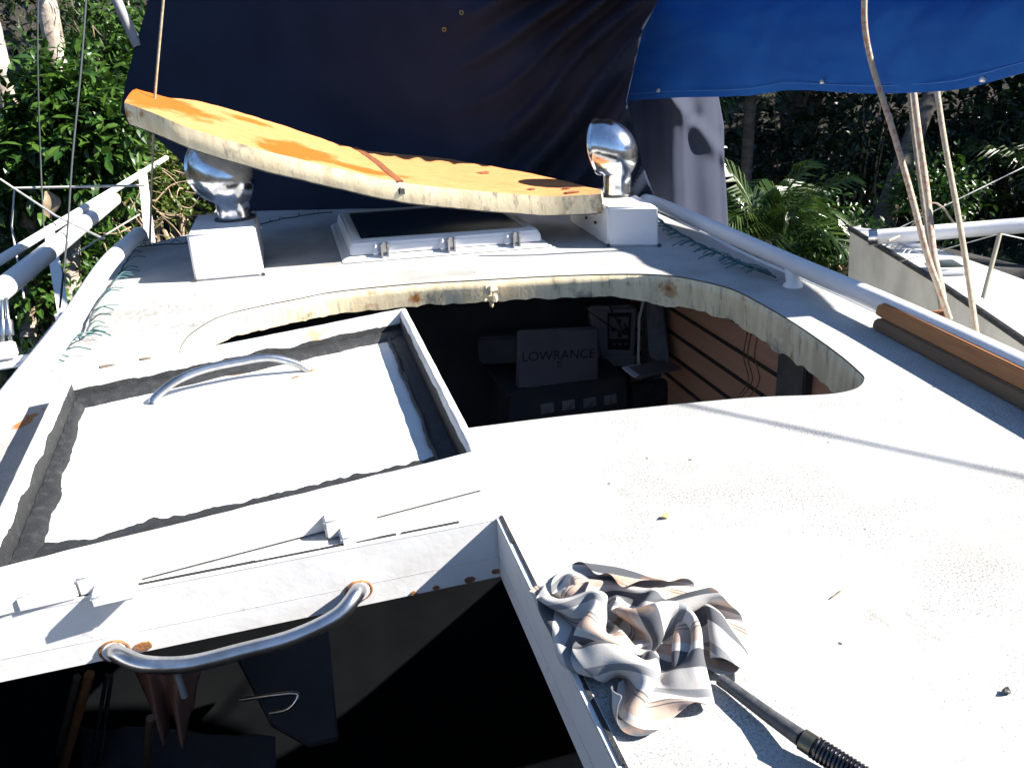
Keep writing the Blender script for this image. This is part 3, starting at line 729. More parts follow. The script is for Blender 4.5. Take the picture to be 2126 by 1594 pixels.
# cords with cable ties along the edges
def tie_cord(pts, label, nt_, lens, side, grp):
    P_ = spline(pts, 8); t = empty('cable_tie_cord', P_[0], label, 'cord', grp)
    P_ = [p+Vector((.006*nz(p, 20), .006*nz(p, 23), .003*nz(p, 30))) for p in P_]
    b = B(); b.tube(P_, .0028, 6); b.build('cord', M_cord, t, True)
    for k in range(nt_):
        p = P_[int((k+.5+random.uniform(-.3, .3))/nt_*(len(P_)-1))]
        a = side+random.uniform(-.7, .7); L_ = random.uniform(*lens); d = Vector((math.cos(a), math.sin(a), random.uniform(-.05, .3)))
        e = p+d*L_; e.z = max(e.z, .004)
        q = B(); m = p.lerp(e, .5)+Vector((0, 0, .012)); q.tube(spline([p, m, e], 4), [.0018]*9, 5); q.build('cable_tie', M_tie, t, True)
zc = .012
tie_cord([G(283, 512, zc), G(248, 566, zc), G(232, 590, zc), G(196, 640, zc), G(180, 690, zc+.01), G(172, 700, zc), G(125, 730, zc), G(96, 765, zc)], 'dark cord bristling with teal cable ties along the left handrail', 24, (.04, .08), 0.1, 'cords with cable ties round the deck edge')
tie_cord([G(285, 512, zc), G(340, 508, zc), G(396, 503, zc), G(455, 480, zc), G(545, 464, zc), G(600, 452, zc), G(690, 440, zc)], 'dark cord with few ties across the roof front behind the left vent box', 12, (.05, .09), -1.2, 'cords with cable ties round the deck edge')
rr = [G(1362, 450, zc), G(1400, 478, zc), G(1440, 502, zc), G(1500, 530, zc), G(1550, 553, zc), G(1612, 575, zc)]
tie_cord(rr, 'tangled cord bristling with teal cable ties inside the starboard handrail', 58, (.04, .09), 2.6, 'cords with cable ties round the deck edge')

# ------------------------------------------------------------------ loose things on deck
def plank(p, q_, w_, h, z, mat, label, nose):
    d = (q_-p).normalized(); s_ = Vector((-d.y, d.x, 0)); V = []; prof = [(-1, 0), (-1, .75), (-.8, 1), (.8, 1), (1, .75), (1, 0)]
    st = [(0, .55), (.008, .8), (.025, 1), (.5, 1), (1.0, 1)]; Lg = (q_-p).length
    for t, k in st:
        c = p+d*(t*Lg if t > .1 else t)
        for (a_, b_) in prof: V.append(c+s_*a_*w_/2*(.6+.4*k)+Vector((0, 0, z+b_*h*k)))
    FS = [(i*6+k, i*6+(k+1) % 6, (i+1)*6+(k+1) % 6, (i+1)*6+k) for i in range(4) for k in range(6)]+[tuple(range(6)), tuple(range(29, 23, -1))]
    b = B(); b.add(V, FS); return tag(b.build('teak_plank', mat, None, bevel=.0025), label, 'plank', 'teak planks lying along the starboard rail')
la, lb = G(1817, 684, .0), G(2126, 852, .0); dd = (lb-la)
plank(la+Vector((.018, .01, 0)), lb+dd*.9+Vector((.018, 0, 0)), .042, .030, .001, M_teakg, 'grey weathered lower plank under the brighter one', 0)
plank(la+Vector((.022, .012, 0)), lb+dd*.9+Vector((.024, 0, 0)), .040, .034, .0322, M_teak, 'warm orange brown upper plank lying on the grey one', 0)

# spring-ended rod poking out from the rag
rd = empty('spring_rod', G(1600, 1480), 'black rod with a coiled spring end sticking out from under the striped rag', 'rod')
r0, r1, r2, r3 = G(1495, 1410, .010), G(1665, 1533, .020), G(1770, 1600, .016), G(1690, 1550, .018)
b = B(); b.tube([r0, G(1515, 1424, .010), G(1600, 1487, .013), r1], [.0066, .0066, .0076, .0086], 16); b.build('shaft', simple('dark_grip', (.035, .037, .042), (.07, .07, .075), 90, .55, bump=(150, .4, .002)), rd, True)
ax = (r2-r1); La = ax.length; ax.normalize(); u_ = ax.orthogonal().normalized(); w_ = ax.cross(u_)
b = B(); b.tube([r1, r1+ax*.012], .0105, 18); b.build('collar', simple('dull_collar', (.16, .15, .12), (.1, .1, .08), 50, .4, 1.), rd, True)
pts = []
for k in range(14*16):
    a_ = k/16*2*math.pi; pts.append(r1+ax*(.013+.052*k/(14*16))+(u_*math.cos(a_)+w_*math.sin(a_))*.0098)
b = B(); b.tube(pts, .0019, 7); b.build('spring', simple('dark_spring_steel', (.10, .10, .11), (.05, .05, .05), 60, .25, 1.), rd, True)
b = B(); b.tube([r1, r1+ax*.07], .007, 12); b.tube([r1+ax*.066, r1+ax*.075, r1+ax*.1], [.0105, .0105, .009], 16); b.build('end_fitting', M_black, rd, True)
# yellow leaf, grey leaf, twig
def litter(px, py, s, mat, name, label, cat, el=1.8, rz=0):
    p = G(px, py, .0012); V = []
    for k in range(10):
        a_ = k*math.pi/5; V.append(p+Matrix.Rotation(rz, 3, 'Z') @ Vector((math.cos(a_)*s*el, math.sin(a_)*s, .002+.002*math.sin(a_*2))))
    b = B(); b.loft([v+Vector((0, 0, .0012)) for v in V], V); tag(b.build(name, mat, None), label, cat)
litter(1380, 1074, .0045, simple('yellow_leaf_skin', (.55, .50, .14)), 'fallen_leaf', 'tiny yellow leaf on the white deck above the rag', 'leaf', 1.6, .1)
litter(2088, 1438, .0036, M_black, 'fallen_leaf', 'small dark flake on the deck near the right edge', 'leaf', 1.6, .1)
b = B(); b.tube([G(1728, 1240, .003), G(1742, 1230, .004), G(1752, 1222, .003)], .0008, 5); tag(b.build('twig', M_twig), 'thin pale twig lying on the deck right of the rag', 'twig')
# striped rag: a settled, crumpled sheet (43 x 35 points, 0.4 mm steps)
ra = [
    -246, -340, 98, -273, -352, 81, -291, -372, 60, -308, -398, 43, -303, -431, 23, -272, -456, 12, -232, -471, 10, -189, -471, 10, -151, -460, 10, -118, -448, 10, -85, -440, 10, -54, -437, 21, -38, -449, 53, -8, -456, 67, 21, -476, 56, 53, -482, 34, 74, -463, 10, 65, -427, 10, 51, -396, 10, 32, -369, 10, 10, -343, 10, -4, -310, 11, 8, -279, 10, 42, -272, 10, 74, -271, 9, 109, -276, 9, 145, -282, 29, 153, -314, 30, 170, -341, 15, 203, -357, 10, 241, -366, 14, 274, -357, 32, 284, -329, 55, 266, -299, 64, 246, -283, 42, 215, -276, 30, 179, -275, 39, 173, -298, 69, 188, -327, 89, 214, -351, 80, 236, -367, 59, 256, -390, 44, 276, -414, 30,
    -250, -311, 81, -275, -324, 62, -299, -341, 43, -307, -371, 22, -292, -403, 10, -261, -425, 10, -228, -438, 10, -192, -438, 10, -158, -427, 10, -125, -415, 10, -91, -406, 12, -66, -409, 37, -38, -414, 55, -8, -430, 44, 18, -448, 30, 53, -451, 36, 88, -441, 31, 95, -411, 13, 81, -377, 10, 61, -348, 10, 39, -324, 20, 20, -298, 32, 12, -260, 33, 36, -240, 16, 71, -238, 8, 103, -246, 16, 130, -261, 19, 151, -288, 11, 179, -308, 10, 210, -324, 10, 246, -333, 10, 283, -328, 17, 300, -305, 40, 286, -274, 55, 261, -254, 41, 227, -247, 39, 194, -250, 55, 195, -276, 83, 213, -304, 97, 239, -328, 88, 263, -351, 76, 284, -374, 59, 301, -391, 34,
    -261, -278, 76, -279, -290, 49, -294, -310, 23, -290, -343, 10, -274, -375, 12, -256, -399, 28, -224, -412, 28, -195, -404, 13, -164, -393, 10, -132, -382, 10, -101, -375, 22, -72, -376, 41, -39, -386, 35, -14, -405, 19, 20, -413, 20, 49, -416, 39, 84, -411, 46, 111, -391, 32, 110, -358, 14, 89, -327, 12, 67, -302, 25, 49, -280, 46, 32, -244, 58, 40, -214, 39, 71, -205, 25, 105, -213, 16, 134, -229, 9, 159, -251, 10, 185, -272, 7, 216, -293, 7, 250, -300, 10, 288, -295, 10, 315, -277, 27, 303, -246, 46, 275, -223, 42, 240, -218, 47, 212, -224, 68, 218, -252, 93, 238, -280, 103, 264, -305, 97, 290, -329, 87, 310, -349, 63, 313, -360, 29,
    -250, -247, 60, -260, -264, 31, -263, -292, 11, -259, -327, 12, -261, -352, 35, -247, -378, 55, -213, -393, 54, -189, -379, 35, -171, -358, 16, -141, -348, 10, -109, -342, 21, -76, -346, 25, -46, -360, 14, -15, -370, 16, 13, -379, 34, 44, -382, 49, 76, -383, 63, 110, -369, 58, 127, -343, 40, 114, -311, 30, 94, -284, 39, 77, -257, 51, 62, -228, 69, 57, -193, 58, 75, -174, 35, 109, -179, 15, 141, -194, 8, 167, -215, 10, 193, -238, 12, 222, -257, 8, 255, -266, 9, 291, -261, 10, 324, -244, 16, 316, -215, 40, 287, -192, 43, 251, -186, 49, 230, -196, 78, 239, -225, 101, 262, -253, 103, 286, -278, 93, 310, -300, 78, 325, -319, 52, 327, -330, 19,
    -224, -227, 44, -229, -251, 19, -227, -284, 10, -226, -318, 17, -235, -336, 47, -226, -361, 75, -194, -381, 78, -166, -367, 58, -160, -336, 41, -146, -315, 19, -113, -310, 10, -80, -315, 10, -47, -325, 10, -21, -337, 30, 8, -344, 46, 38, -350, 61, 67, -354, 80, 103, -347, 83, 133, -329, 71, 130, -298, 58, 121, -265, 53, 108, -235, 54, 94, -209, 74, 83, -175, 72, 86, -148, 49, 115, -145, 20, 147, -159, 10, 173, -183, 21, 196, -208, 31, 225, -226, 19, 258, -233, 8, 291, -227, 10, 325, -210, 10, 328, -183, 33, 297, -160, 40, 264, -155, 54, 250, -169, 86, 263, -198, 105, 286, -227, 103, 305, -250, 85, 327, -271, 67, 340, -289, 41, 348, -304, 10,
    -187, -225, 41, -192, -246, 16, -191, -278, 10, -193, -310, 22, -203, -326, 53, -198, -346, 85, -169, -368, 96, -137, -361, 74, -129, -329, 58, -129, -296, 44, -115, -277, 19, -80, -281, 10, -45, -292, 10, -24, -301, 38, 4, -309, 59, 36, -315, 68, 65, -319, 86, 98, -317, 99, 133, -307, 97, 149, -282, 80, 153, -251, 61, 142, -218, 58, 125, -189, 73, 111, -159, 83, 105, -126, 68, 124, -116, 36, 155, -128, 22, 183, -148, 34, 205, -172, 36, 220, -195, 16, 253, -200, 9, 285, -193, 10, 316, -176, 10, 332, -150, 24, 310, -130, 44, 278, -126, 62, 271, -143, 94, 288, -172, 109, 310, -200, 101, 325, -222, 78, 343, -242, 56, 352, -260, 27, 373, -279, 10,
    -155, -201, 27, -157, -231, 10, -157, -262, 18, -169, -288, 37, -177, -309, 63, -170, -329, 91, -144, -349, 109, -110, -350, 91, -95, -326, 65, -101, -288, 60, -102, -255, 42, -78, -248, 16, -44, -258, 10, -19, -266, 33, 8, -273, 54, 40, -280, 69, 71, -285, 82, 97, -282, 105, 130, -278, 116, 162, -264, 104, 175, -236, 83, 175, -204, 71, 158, -170, 77, 142, -142, 90, 129, -109, 84, 138, -91, 54, 168, -93, 30, 196, -111, 35, 197, -141, 17, 206, -168, 10, 241, -170, 10, 273, -159, 10, 301, -142, 10, 325, -118, 16, 324, -100, 44, 295, -98, 70, 293, -117, 100, 313, -146, 109, 333, -173, 95, 343, -194, 69, 358, -213, 44, 367, -231, 17, 394, -252, 10,
    -165, -174, 10, -162, -199, 25, -152, -231, 44, -162, -260, 58, -160, -284, 80, -151, -305, 105, -126, -324, 122, -91, -328, 111, -68, -315, 85, -67, -284, 67, -72, -248, 59, -64, -225, 32, -37, -226, 10, -5, -237, 15, 27, -249, 27, 56, -254, 45, 86, -260, 66, 106, -251, 92, 129, -242, 116, 164, -236, 123, 192, -220, 109, 201, -188, 92, 195, -154, 86, 175, -124, 94, 159, -95, 91, 162, -67, 66, 182, -62, 38, 189, -79, 19, 176, -113, 9, 187, -141, 9, 226, -140, 9, 255, -127, 10, 282, -109, 10, 309, -86, 12, 325, -68, 34, 314, -72, 70, 316, -90, 101, 338, -119, 103, 354, -145, 85, 357, -164, 56, 367, -184, 29, 387, -204, 11, 415, -224, 10,
    -205, -172, 10, -190, -185, 40, -174, -205, 66, -172, -237, 80, -161, -259, 104, -145, -280, 126, -117, -295, 138, -82, -298, 128, -53, -290, 108, -37, -270, 84, -38, -242, 67, -38, -212, 48, -25, -197, 17, 9, -208, 10, 42, -218, 8, 73, -228, 30, 102, -235, 45, 125, -230, 74, 136, -211, 101, 160, -202, 126, 196, -195, 133, 218, -168, 119, 219, -133, 108, 211, -100, 101, 193, -70, 96, 189, -45, 75, 182, -31, 44, 163, -51, 21, 150, -87, 9, 167, -114, 9, 209, -110, 8, 237, -94, 10, 264, -75, 10, 292, -54, 12, 317, -36, 30, 324, -43, 66, 334, -62, 98, 357, -88, 90, 366, -114, 68, 363, -135, 40, 376, -155, 13, 406, -175, 10, 435, -193, 10,
    -240, -189, 20, -224, -195, 50, -207, -207, 77, -194, -225, 103, -180, -243, 128, -153, -255, 148, -117, -262, 150, -88, -263, 130, -60, -255, 113, -34, -237, 101, -16, -216, 84, -10, -193, 61, -3, -178, 32, 22, -179, 10, 56, -187, 8, 88, -201, 11, 118, -208, 31, 144, -204, 53, 158, -190, 85, 166, -173, 114, 186, -163, 140, 214, -144, 147, 221, -108, 140, 210, -74, 130, 195, -45, 118, 180, -20, 96, 157, -18, 68, 140, -36, 44, 133, -74, 38, 150, -87, 14, 187, -78, 9, 218, -62, 9, 245, -44, 10, 274, -26, 16, 296, -12, 42, 315, -10, 75, 344, -25, 86, 362, -57, 69, 362, -85, 48, 368, -107, 22, 393, -126, 10, 423, -144, 10, 452, -161, 13,
    -272, -187, 42, -254, -193, 70, -233, -196, 97, -215, -207, 124, -190, -217, 148, -155, -223, 156, -121, -228, 146, -101, -234, 117, -74, -227, 96, -49, -204, 90, -27, -179, 86, -4, -159, 71, 11, -150, 44, 32, -149, 13, 63, -153, 9, 95, -165, 8, 123, -175, 30, 152, -172, 44, 176, -160, 64, 182, -145, 97, 191, -132, 127, 196, -119, 159, 206, -88, 170, 193, -54, 159, 177, -25, 143, 156, -8, 118, 133, -13, 90, 117, -37, 70, 106, -58, 42, 131, -55, 12, 166, -46, 8, 197, -31, 8, 226, -16, 9, 252, 0, 32, 274, 11, 60, 310, 19, 70, 344, 5, 64, 358, -29, 45, 357, -60, 25, 379, -78, 10, 410, -95, 10, 439, -111, 14, 461, -131, 31,
    -295, -166, 66, -273, -171, 92, -249, -173, 117, -220, -177, 139, -188, -184, 157, -151, -190, 157, -121, -194, 139, -108, -202, 107, -91, -206, 76, -65, -189, 60, -44, -163, 55, -23, -135, 51, 2, -117, 35, 28, -115, 11, 61, -118, 11, 87, -134, 22, 112, -146, 44, 143, -139, 43, 170, -126, 57, 187, -111, 81, 187, -100, 117, 180, -94, 148, 172, -80, 179, 161, -45, 179, 144, -17, 162, 124, -9, 134, 105, -21, 107, 88, -37, 80, 88, -31, 46, 109, -26, 16, 142, -17, 9, 175, -5, 14, 206, 10, 30, 235, 26, 43, 265, 43, 55, 299, 45, 48, 330, 29, 36, 344, -5, 21, 360, -30, 10, 390, -44, 12, 418, -61, 20, 438, -83, 37, 451, -107, 57,
    -309, -137, 85, -281, -139, 106, -255, -141, 131, -223, -146, 152, -187, -153, 168, -149, -156, 157, -128, -162, 128, -120, -173, 95, -109, -180, 63, -86, -175, 37, -61, -162, 19, -41, -127, 16, -19, -98, 9, 13, -83, 17, 44, -93, 36, 66, -117, 47, 95, -113, 35, 127, -111, 22, 158, -96, 40, 170, -81, 70, 163, -71, 108, 153, -79, 137, 139, -78, 170, 125, -49, 186, 109, -17, 176, 92, -5, 145, 73, -14, 115, 58, -26, 84, 59, -18, 46, 87, -2, 26, 123, -1, 31, 157, 18, 35, 188, 35, 42, 217, 55, 47, 248, 70, 39, 279, 63, 22, 304, 40, 10, 321, 11, 10, 353, 3, 18, 383, -15, 31, 406, -38, 47, 421, -65, 64, 428, -95, 79,
    -313, -101, 96, -283, -103, 110, -256, -106, 135, -226, -111, 158, -188, -118, 166, -162, -128, 143, -154, -143, 111, -148, -157, 80, -136, -167, 49, -113, -160, 22, -89, -138, 10, -69, -107, 8, -46, -77, 18, -15, -75, 44, 13, -93, 56, 41, -101, 39, 71, -98, 14, 102, -86, 11, 131, -70, 29, 136, -65, 66, 130, -69, 99, 119, -79, 129, 106, -83, 162, 91, -59, 184, 75, -27, 183, 60, -7, 158, 42, -11, 127, 30, -10, 93, 41, 8, 61, 75, 15, 55, 110, 18, 61, 141, 41, 52, 165, 62, 45, 192, 78, 32, 222, 74, 15, 247, 52, 10, 269, 26, 10, 293, 9, 21, 323, 2, 40, 355, -14, 55, 383, -32, 73, 396, -60, 88, 409, -85, 106,
    -313, -61, 99, -281, -67, 108, -256, -69, 130, -225, -76, 147, -194, -93, 144, -190, -126, 129, -187, -148, 102, -181, -157, 70, -167, -157, 40, -143, -145, 16, -119, -122, 8, -99, -90, 16, -75, -75, 42, -44, -90, 57, -15, -100, 41, 13, -90, 17, 44, -72, 8, 75, -59, 11, 96, -60, 33, 103, -80, 63, 102, -90, 93, 91, -97, 125, 74, -92, 155, 57, -69, 176, 41, -39, 184, 28, -10, 172, 12, -4, 141, 9, 10, 108, 29, 30, 84, 65, 36, 82, 95, 47, 80, 118, 68, 55, 138, 84, 33, 165, 77, 13, 193, 54, 10, 217, 30, 9, 242, 6, 9, 266, -13, 33, 295, -25, 52, 324, -34, 70, 354, -38, 95, 373, -55, 115, 397, -65, 134,
    -300, -22, 94, -273, -37, 92, -244, -45, 106, -220, -67, 113, -207, -97, 114, -219, -131, 116, -220, -159, 96, -215, -162, 61, -201, -149, 32, -175, -135, 13, -151, -111, 13, -129, -91, 36, -100, -97, 54, -70, -101, 36, -43, -89, 15, -13, -67, 9, 19, -47, 9, 48, -46, 23, 67, -72, 34, 79, -97, 53, 80, -116, 85, 65, -116, 117, 44, -97, 139, 30, -69, 152, 9, -44, 165, -6, -12, 171, -9, 18, 157, -1, 36, 129, 21, 53, 109, 50, 65, 96, 70, 73, 76, 89, 73, 44, 110, 70, 15, 139, 52, 10, 165, 31, 9, 190, 8, 18, 215, -12, 34, 242, -24, 54, 270, -29, 74, 298, -30, 95, 326, -30, 117, 355, -33, 134, 387, -31, 145,
    -270, 7, 88, -253, -18, 70, -232, -43, 71, -212, -69, 78, -201, -102, 81, -228, -125, 87, -253, -148, 85, -251, -160, 52, -235, -156, 19, -209, -130, 10, -184, -103, 23, -156, -109, 43, -126, -104, 30, -97, -85, 14, -68, -64, 9, -39, -43, 10, -8, -33, 31, 15, -60, 33, 37, -88, 19, 54, -120, 36, 58, -137, 70, 36, -121, 98, 21, -90, 112, 11, -59, 123, -11, -35, 135, -33, -6, 146, -40, 31, 152, -21, 61, 140, 2, 80, 118, 25, 86, 91, 39, 73, 61, 54, 55, 36, 82, 45, 10, 110, 29, 13, 138, 19, 28, 165, 2, 45, 194, -4, 60, 222, -9, 80, 251, -7, 98, 282, -3, 113, 313, 1, 128, 347, 3, 135, 382, 4, 135,
    -230, 23, 84, -220, 1, 63, -205, -33, 53, -193, -63, 52, -209, -90, 48, -239, -102, 64, -269, -117, 77, -281, -140, 52, -272, -148, 18, -241, -128, 10, -215, -115, 29, -183, -103, 21, -154, -82, 14, -123, -62, 9, -92, -41, 10, -65, -29, 24, -37, -47, 42, -19, -77, 28, 1, -107, 9, 25, -135, 22, 32, -136, 54, 28, -104, 73, 19, -72, 83, 2, -45, 92, -16, -17, 104, -38, 10, 114, -55, 43, 121, -46, 78, 121, -25, 99, 102, -5, 99, 70, 10, 87, 41, 31, 67, 17, 56, 50, 18, 86, 40, 39, 117, 33, 56, 149, 23, 73, 181, 23, 80, 213, 25, 91, 246, 29, 99, 279, 33, 108, 313, 35, 114, 347, 30, 112, 380, 23, 105,
    -191, 35, 82, -184, 13, 61, -174, -21, 43, -191, -45, 27, -223, -62, 33, -250, -70, 54, -279, -84, 73, -303, -110, 56, -301, -124, 24, -271, -113, 10, -238, -98, 10, -208, -82, 8, -176, -62, 9, -146, -40, 10, -116, -18, 17, -92, -34, 39, -71, -63, 42, -56, -94, 25, -35, -125, 8, -9, -141, 21, 18, -118, 29, 28, -83, 42, 30, -51, 56, 9, -25, 65, -10, 2, 76, -23, 31, 90, -41, 62, 95, -54, 97, 92, -43, 120, 74, -17, 125, 51, -2, 115, 22, 30, 100, 10, 52, 86, 32, 78, 74, 57, 111, 63, 78, 145, 57, 83, 179, 57, 82, 214, 59, 83, 248, 60, 83, 282, 63, 89, 316, 58, 88, 345, 41, 80, 372, 20, 72,
    -156, 47, 69, -157, 24, 44, -167, 4, 18, -201, -12, 12, -234, -27, 28, -263, -39, 49, -293, -53, 67, -320, -77, 58, -324, -96, 28, -295, -90, 10, -261, -73, 10, -230, -56, 8, -198, -35, 8, -167, -19, 20, -140, -20, 42, -119, -49, 52, -103, -79, 49, -86, -113, 38, -60, -133, 38, -29, -123, 34, -8, -96, 19, 8, -64, 16, 19, -31, 25, 19, -3, 39, 8, 25, 56, -1, 52, 73, -14, 81, 83, -23, 119, 87, -28, 150, 69, -11, 157, 38, 16, 147, 9, 46, 130, 11, 70, 115, 31, 91, 108, 59, 119, 97, 80, 152, 91, 75, 184, 88, 65, 218, 88, 65, 253, 88, 63, 287, 82, 61, 319, 70, 56, 348, 53, 48, 372, 31, 38,
    -136, 66, 47, -145, 46, 21, -175, 34, 10, -211, 20, 12, -244, 6, 25, -276, -8, 48, -308, -22, 65, -337, -44, 59, -344, -65, 27, -315, -63, 10, -279, -46, 10, -249, -27, 10, -219, -11, 27, -190, -13, 46, -163, -32, 65, -148, -64, 65, -131, -98, 68, -105, -125, 67, -68, -125, 72, -45, -101, 56, -36, -73, 26, -21, -44, 10, -6, -11, 9, 8, 18, 13, 10, 45, 30, 10, 73, 51, 17, 103, 70, 10, 135, 85, 2, 169, 74, 11, 182, 41, 40, 174, 10, 69, 155, 10, 97, 134, 17, 116, 126, 45, 136, 127, 77, 171, 117, 82, 197, 119, 58, 224, 111, 38, 257, 102, 31, 290, 96, 28, 321, 84, 24, 352, 69, 17, 381, 54, 11,
    -128, 91, 23, -151, 78, 11, -185, 65, 8, -220, 52, 19, -255, 39, 33, -289, 25, 50, -322, 10, 68, -351, -10, 53, -353, -30, 20, -322, -27, 10, -292, -17, 16, -266, -11, 36, -238, -6, 54, -210, -19, 74, -186, -41, 86, -171, -73, 87, -148, -101, 94, -112, -107, 97, -77, -96, 91, -56, -73, 74, -54, -49, 43, -49, -21, 17, -36, 8, 10, -21, 40, 10, -6, 69, 10, 9, 97, 24, 22, 124, 44, 26, 152, 63, 31, 186, 76, 45, 200, 48, 61, 198, 14, 92, 179, 10, 121, 159, 10, 143, 146, 34, 161, 146, 66, 192, 145, 82, 226, 139, 68, 242, 139, 35, 267, 131, 13, 301, 122, 11, 334, 113, 10, 366, 101, 10, 397, 86, 10,
    -131, 122, 9, -162, 111, 9, -195, 97, 24, -227, 83, 37, -262, 70, 44, -296, 57, 58, -333, 42, 63, -353, 22, 36, -337, 0, 10, -304, 1, 11, -294, 18, 33, -278, 10, 66, -254, -3, 89, -227, -15, 103, -204, -37, 115, -183, -65, 121, -152, -80, 124, -118, -75, 113, -86, -63, 103, -60, -43, 89, -57, -19, 64, -67, 2, 30, -63, 30, 9, -46, 63, 9, -29, 93, 9, -12, 122, 8, 12, 149, 19, 23, 177, 40, 34, 209, 52, 63, 227, 47, 82, 224, 17, 111, 209, 10, 140, 192, 11, 157, 178, 37, 179, 173, 61, 209, 175, 74, 242, 172, 66, 263, 166, 39, 282, 162, 10, 317, 154, 10, 349, 145, 10, 381, 132, 10, 413, 118, 11,
    -144, 157, 9, -174, 144, 10, -205, 130, 29, -236, 117, 42, -269, 103, 52, -304, 89, 61, -335, 71, 47, -335, 47, 20, -309, 23, 9, -276, 13, 18, -263, 29, 47, -267, 39, 81, -256, 25, 113, -234, 5, 131, -210, -18, 143, -180, -37, 142, -156, -45, 121, -130, -45, 97, -98, -35, 88, -70, -12, 90, -52, 11, 73, -69, 33, 46, -84, 56, 20, -72, 87, 8, -53, 119, 7, -32, 148, 8, -11, 176, 9, 9, 203, 14, 29, 230, 21, 56, 250, 20, 86, 257, 10, 115, 243, 18, 129, 218, 35, 149, 207, 57, 181, 207, 63, 209, 198, 48, 239, 197, 39, 270, 197, 30, 296, 193, 10, 329, 186, 10, 362, 177, 10, 393, 165, 13, 419, 150, 28,
    -157, 190, 10, -185, 177, 12, -216, 164, 32, -246, 150, 44, -278, 136, 58, -312, 120, 54, -328, 97, 28, -310, 70, 11, -282, 48, 10, -250, 35, 18, -232, 35, 52, -237, 56, 83, -239, 54, 118, -223, 35, 147, -196, 12, 157, -169, -4, 141, -154, -12, 110, -137, -16, 79, -106, -11, 63, -78, 11, 65, -56, 42, 76, -73, 67, 65, -88, 89, 44, -93, 114, 18, -78, 143, 7, -55, 175, 7, -31, 203, 9, -10, 230, 10, 13, 255, 10, 42, 277, 10, 75, 287, 19, 93, 262, 40, 112, 241, 61, 147, 240, 60, 176, 233, 42, 199, 220, 21, 232, 221, 12, 266, 226, 10, 300, 227, 10, 334, 220, 10, 368, 212, 10, 395, 198, 27, 404, 176, 52,
    -169, 225, 10, -198, 212, 16, -227, 198, 36, -258, 184, 47, -290, 168, 55, -315, 146, 36, -309, 120, 12, -284, 94, 10, -256, 73, 9, -225, 57, 17, -202, 50, 47, -206, 67, 80, -211, 75, 115, -200, 60, 147, -174, 38, 161, -146, 21, 144, -130, 13, 114, -127, 16, 79, -113, 20, 48, -82, 36, 39, -54, 63, 44, -58, 94, 56, -80, 120, 60, -95, 144, 40, -100, 170, 18, -81, 202, 10, -53, 232, 9, -30, 258, 9, -7, 284, 11, 23, 301, 21, 50, 294, 43, 76, 280, 61, 109, 276, 63, 137, 268, 43, 159, 254, 18, 193, 253, 10, 228, 256, 10, 263, 260, 10, 298, 261, 10, 334, 256, 12, 363, 244, 26, 372, 218, 47, 370, 187, 60,
    -180, 261, 9, -212, 247, 20, -241, 233, 38, -272, 217, 47, -304, 197, 43, -308, 171, 17, -285, 143, 10, -260, 119, 10, -233, 99, 9, -202, 82, 17, -175, 70, 41, -174, 77, 77, -181, 90, 111, -173, 80, 145, -149, 60, 166, -120, 42, 152, -102, 32, 121, -103, 40, 86, -109, 52, 54, -96, 67, 27, -65, 90, 25, -48, 119, 37, -60, 148, 54, -81, 173, 51, -103, 199, 39, -98, 228, 25, -76, 257, 24, -48, 283, 25, -24, 307, 28, 5, 311, 47, 34, 309, 69, 69, 313, 66, 98, 306, 46, 120, 291, 22, 152, 286, 10, 187, 287, 10, 222, 290, 10, 258, 294, 10, 295, 295, 10, 326, 287, 25, 339, 262, 47, 338, 227, 54, 336, 193, 50,
    -196, 296, 15, -227, 282, 30, -257, 267, 39, -288, 247, 42, -308, 224, 24, -289, 196, 10, -264, 170, 10, -239, 147, 9, -212, 125, 8, -183, 111, 25, -157, 101, 48, -146, 97, 81, -150, 102, 116, -149, 101, 152, -125, 82, 175, -96, 63, 162, -84, 60, 128, -94, 71, 95, -112, 84, 68, -110, 98, 35, -87, 120, 17, -61, 146, 22, -47, 175, 36, -60, 202, 48, -85, 227, 49, -105, 254, 43, -95, 284, 37, -66, 307, 48, -37, 327, 53, -8, 334, 68, 26, 343, 70, 55, 339, 49, 77, 324, 24, 109, 320, 11, 144, 320, 10, 180, 321, 10, 215, 324, 10, 252, 327, 11, 286, 325, 23, 300, 301, 44, 303, 266, 50, 303, 231, 46, 302, 198, 52,
    -216, 331, 29, -243, 316, 38, -274, 299, 37, -300, 277, 30, -292, 250, 10, -268, 223, 10, -244, 198, 9, -220, 175, 8, -193, 155, 21, -177, 138, 46, -156, 132, 69, -133, 129, 94, -124, 124, 126, -126, 122, 164, -103, 106, 186, -74, 89, 169, -71, 92, 134, -85, 103, 101, -109, 116, 79, -121, 129, 47, -111, 147, 15, -82, 174, 10, -59, 200, 17, -49, 230, 34, -64, 256, 50, -92, 281, 55, -110, 311, 58, -79, 336, 65, -50, 354, 69, -17, 366, 71, 13, 370, 53, 35, 358, 27, 65, 352, 10, 101, 353, 10, 137, 353, 10, 173, 355, 10, 209, 358, 10, 243, 358, 20, 262, 340, 45, 266, 304, 51, 268, 268, 43, 268, 234, 47, 272, 208, 69,
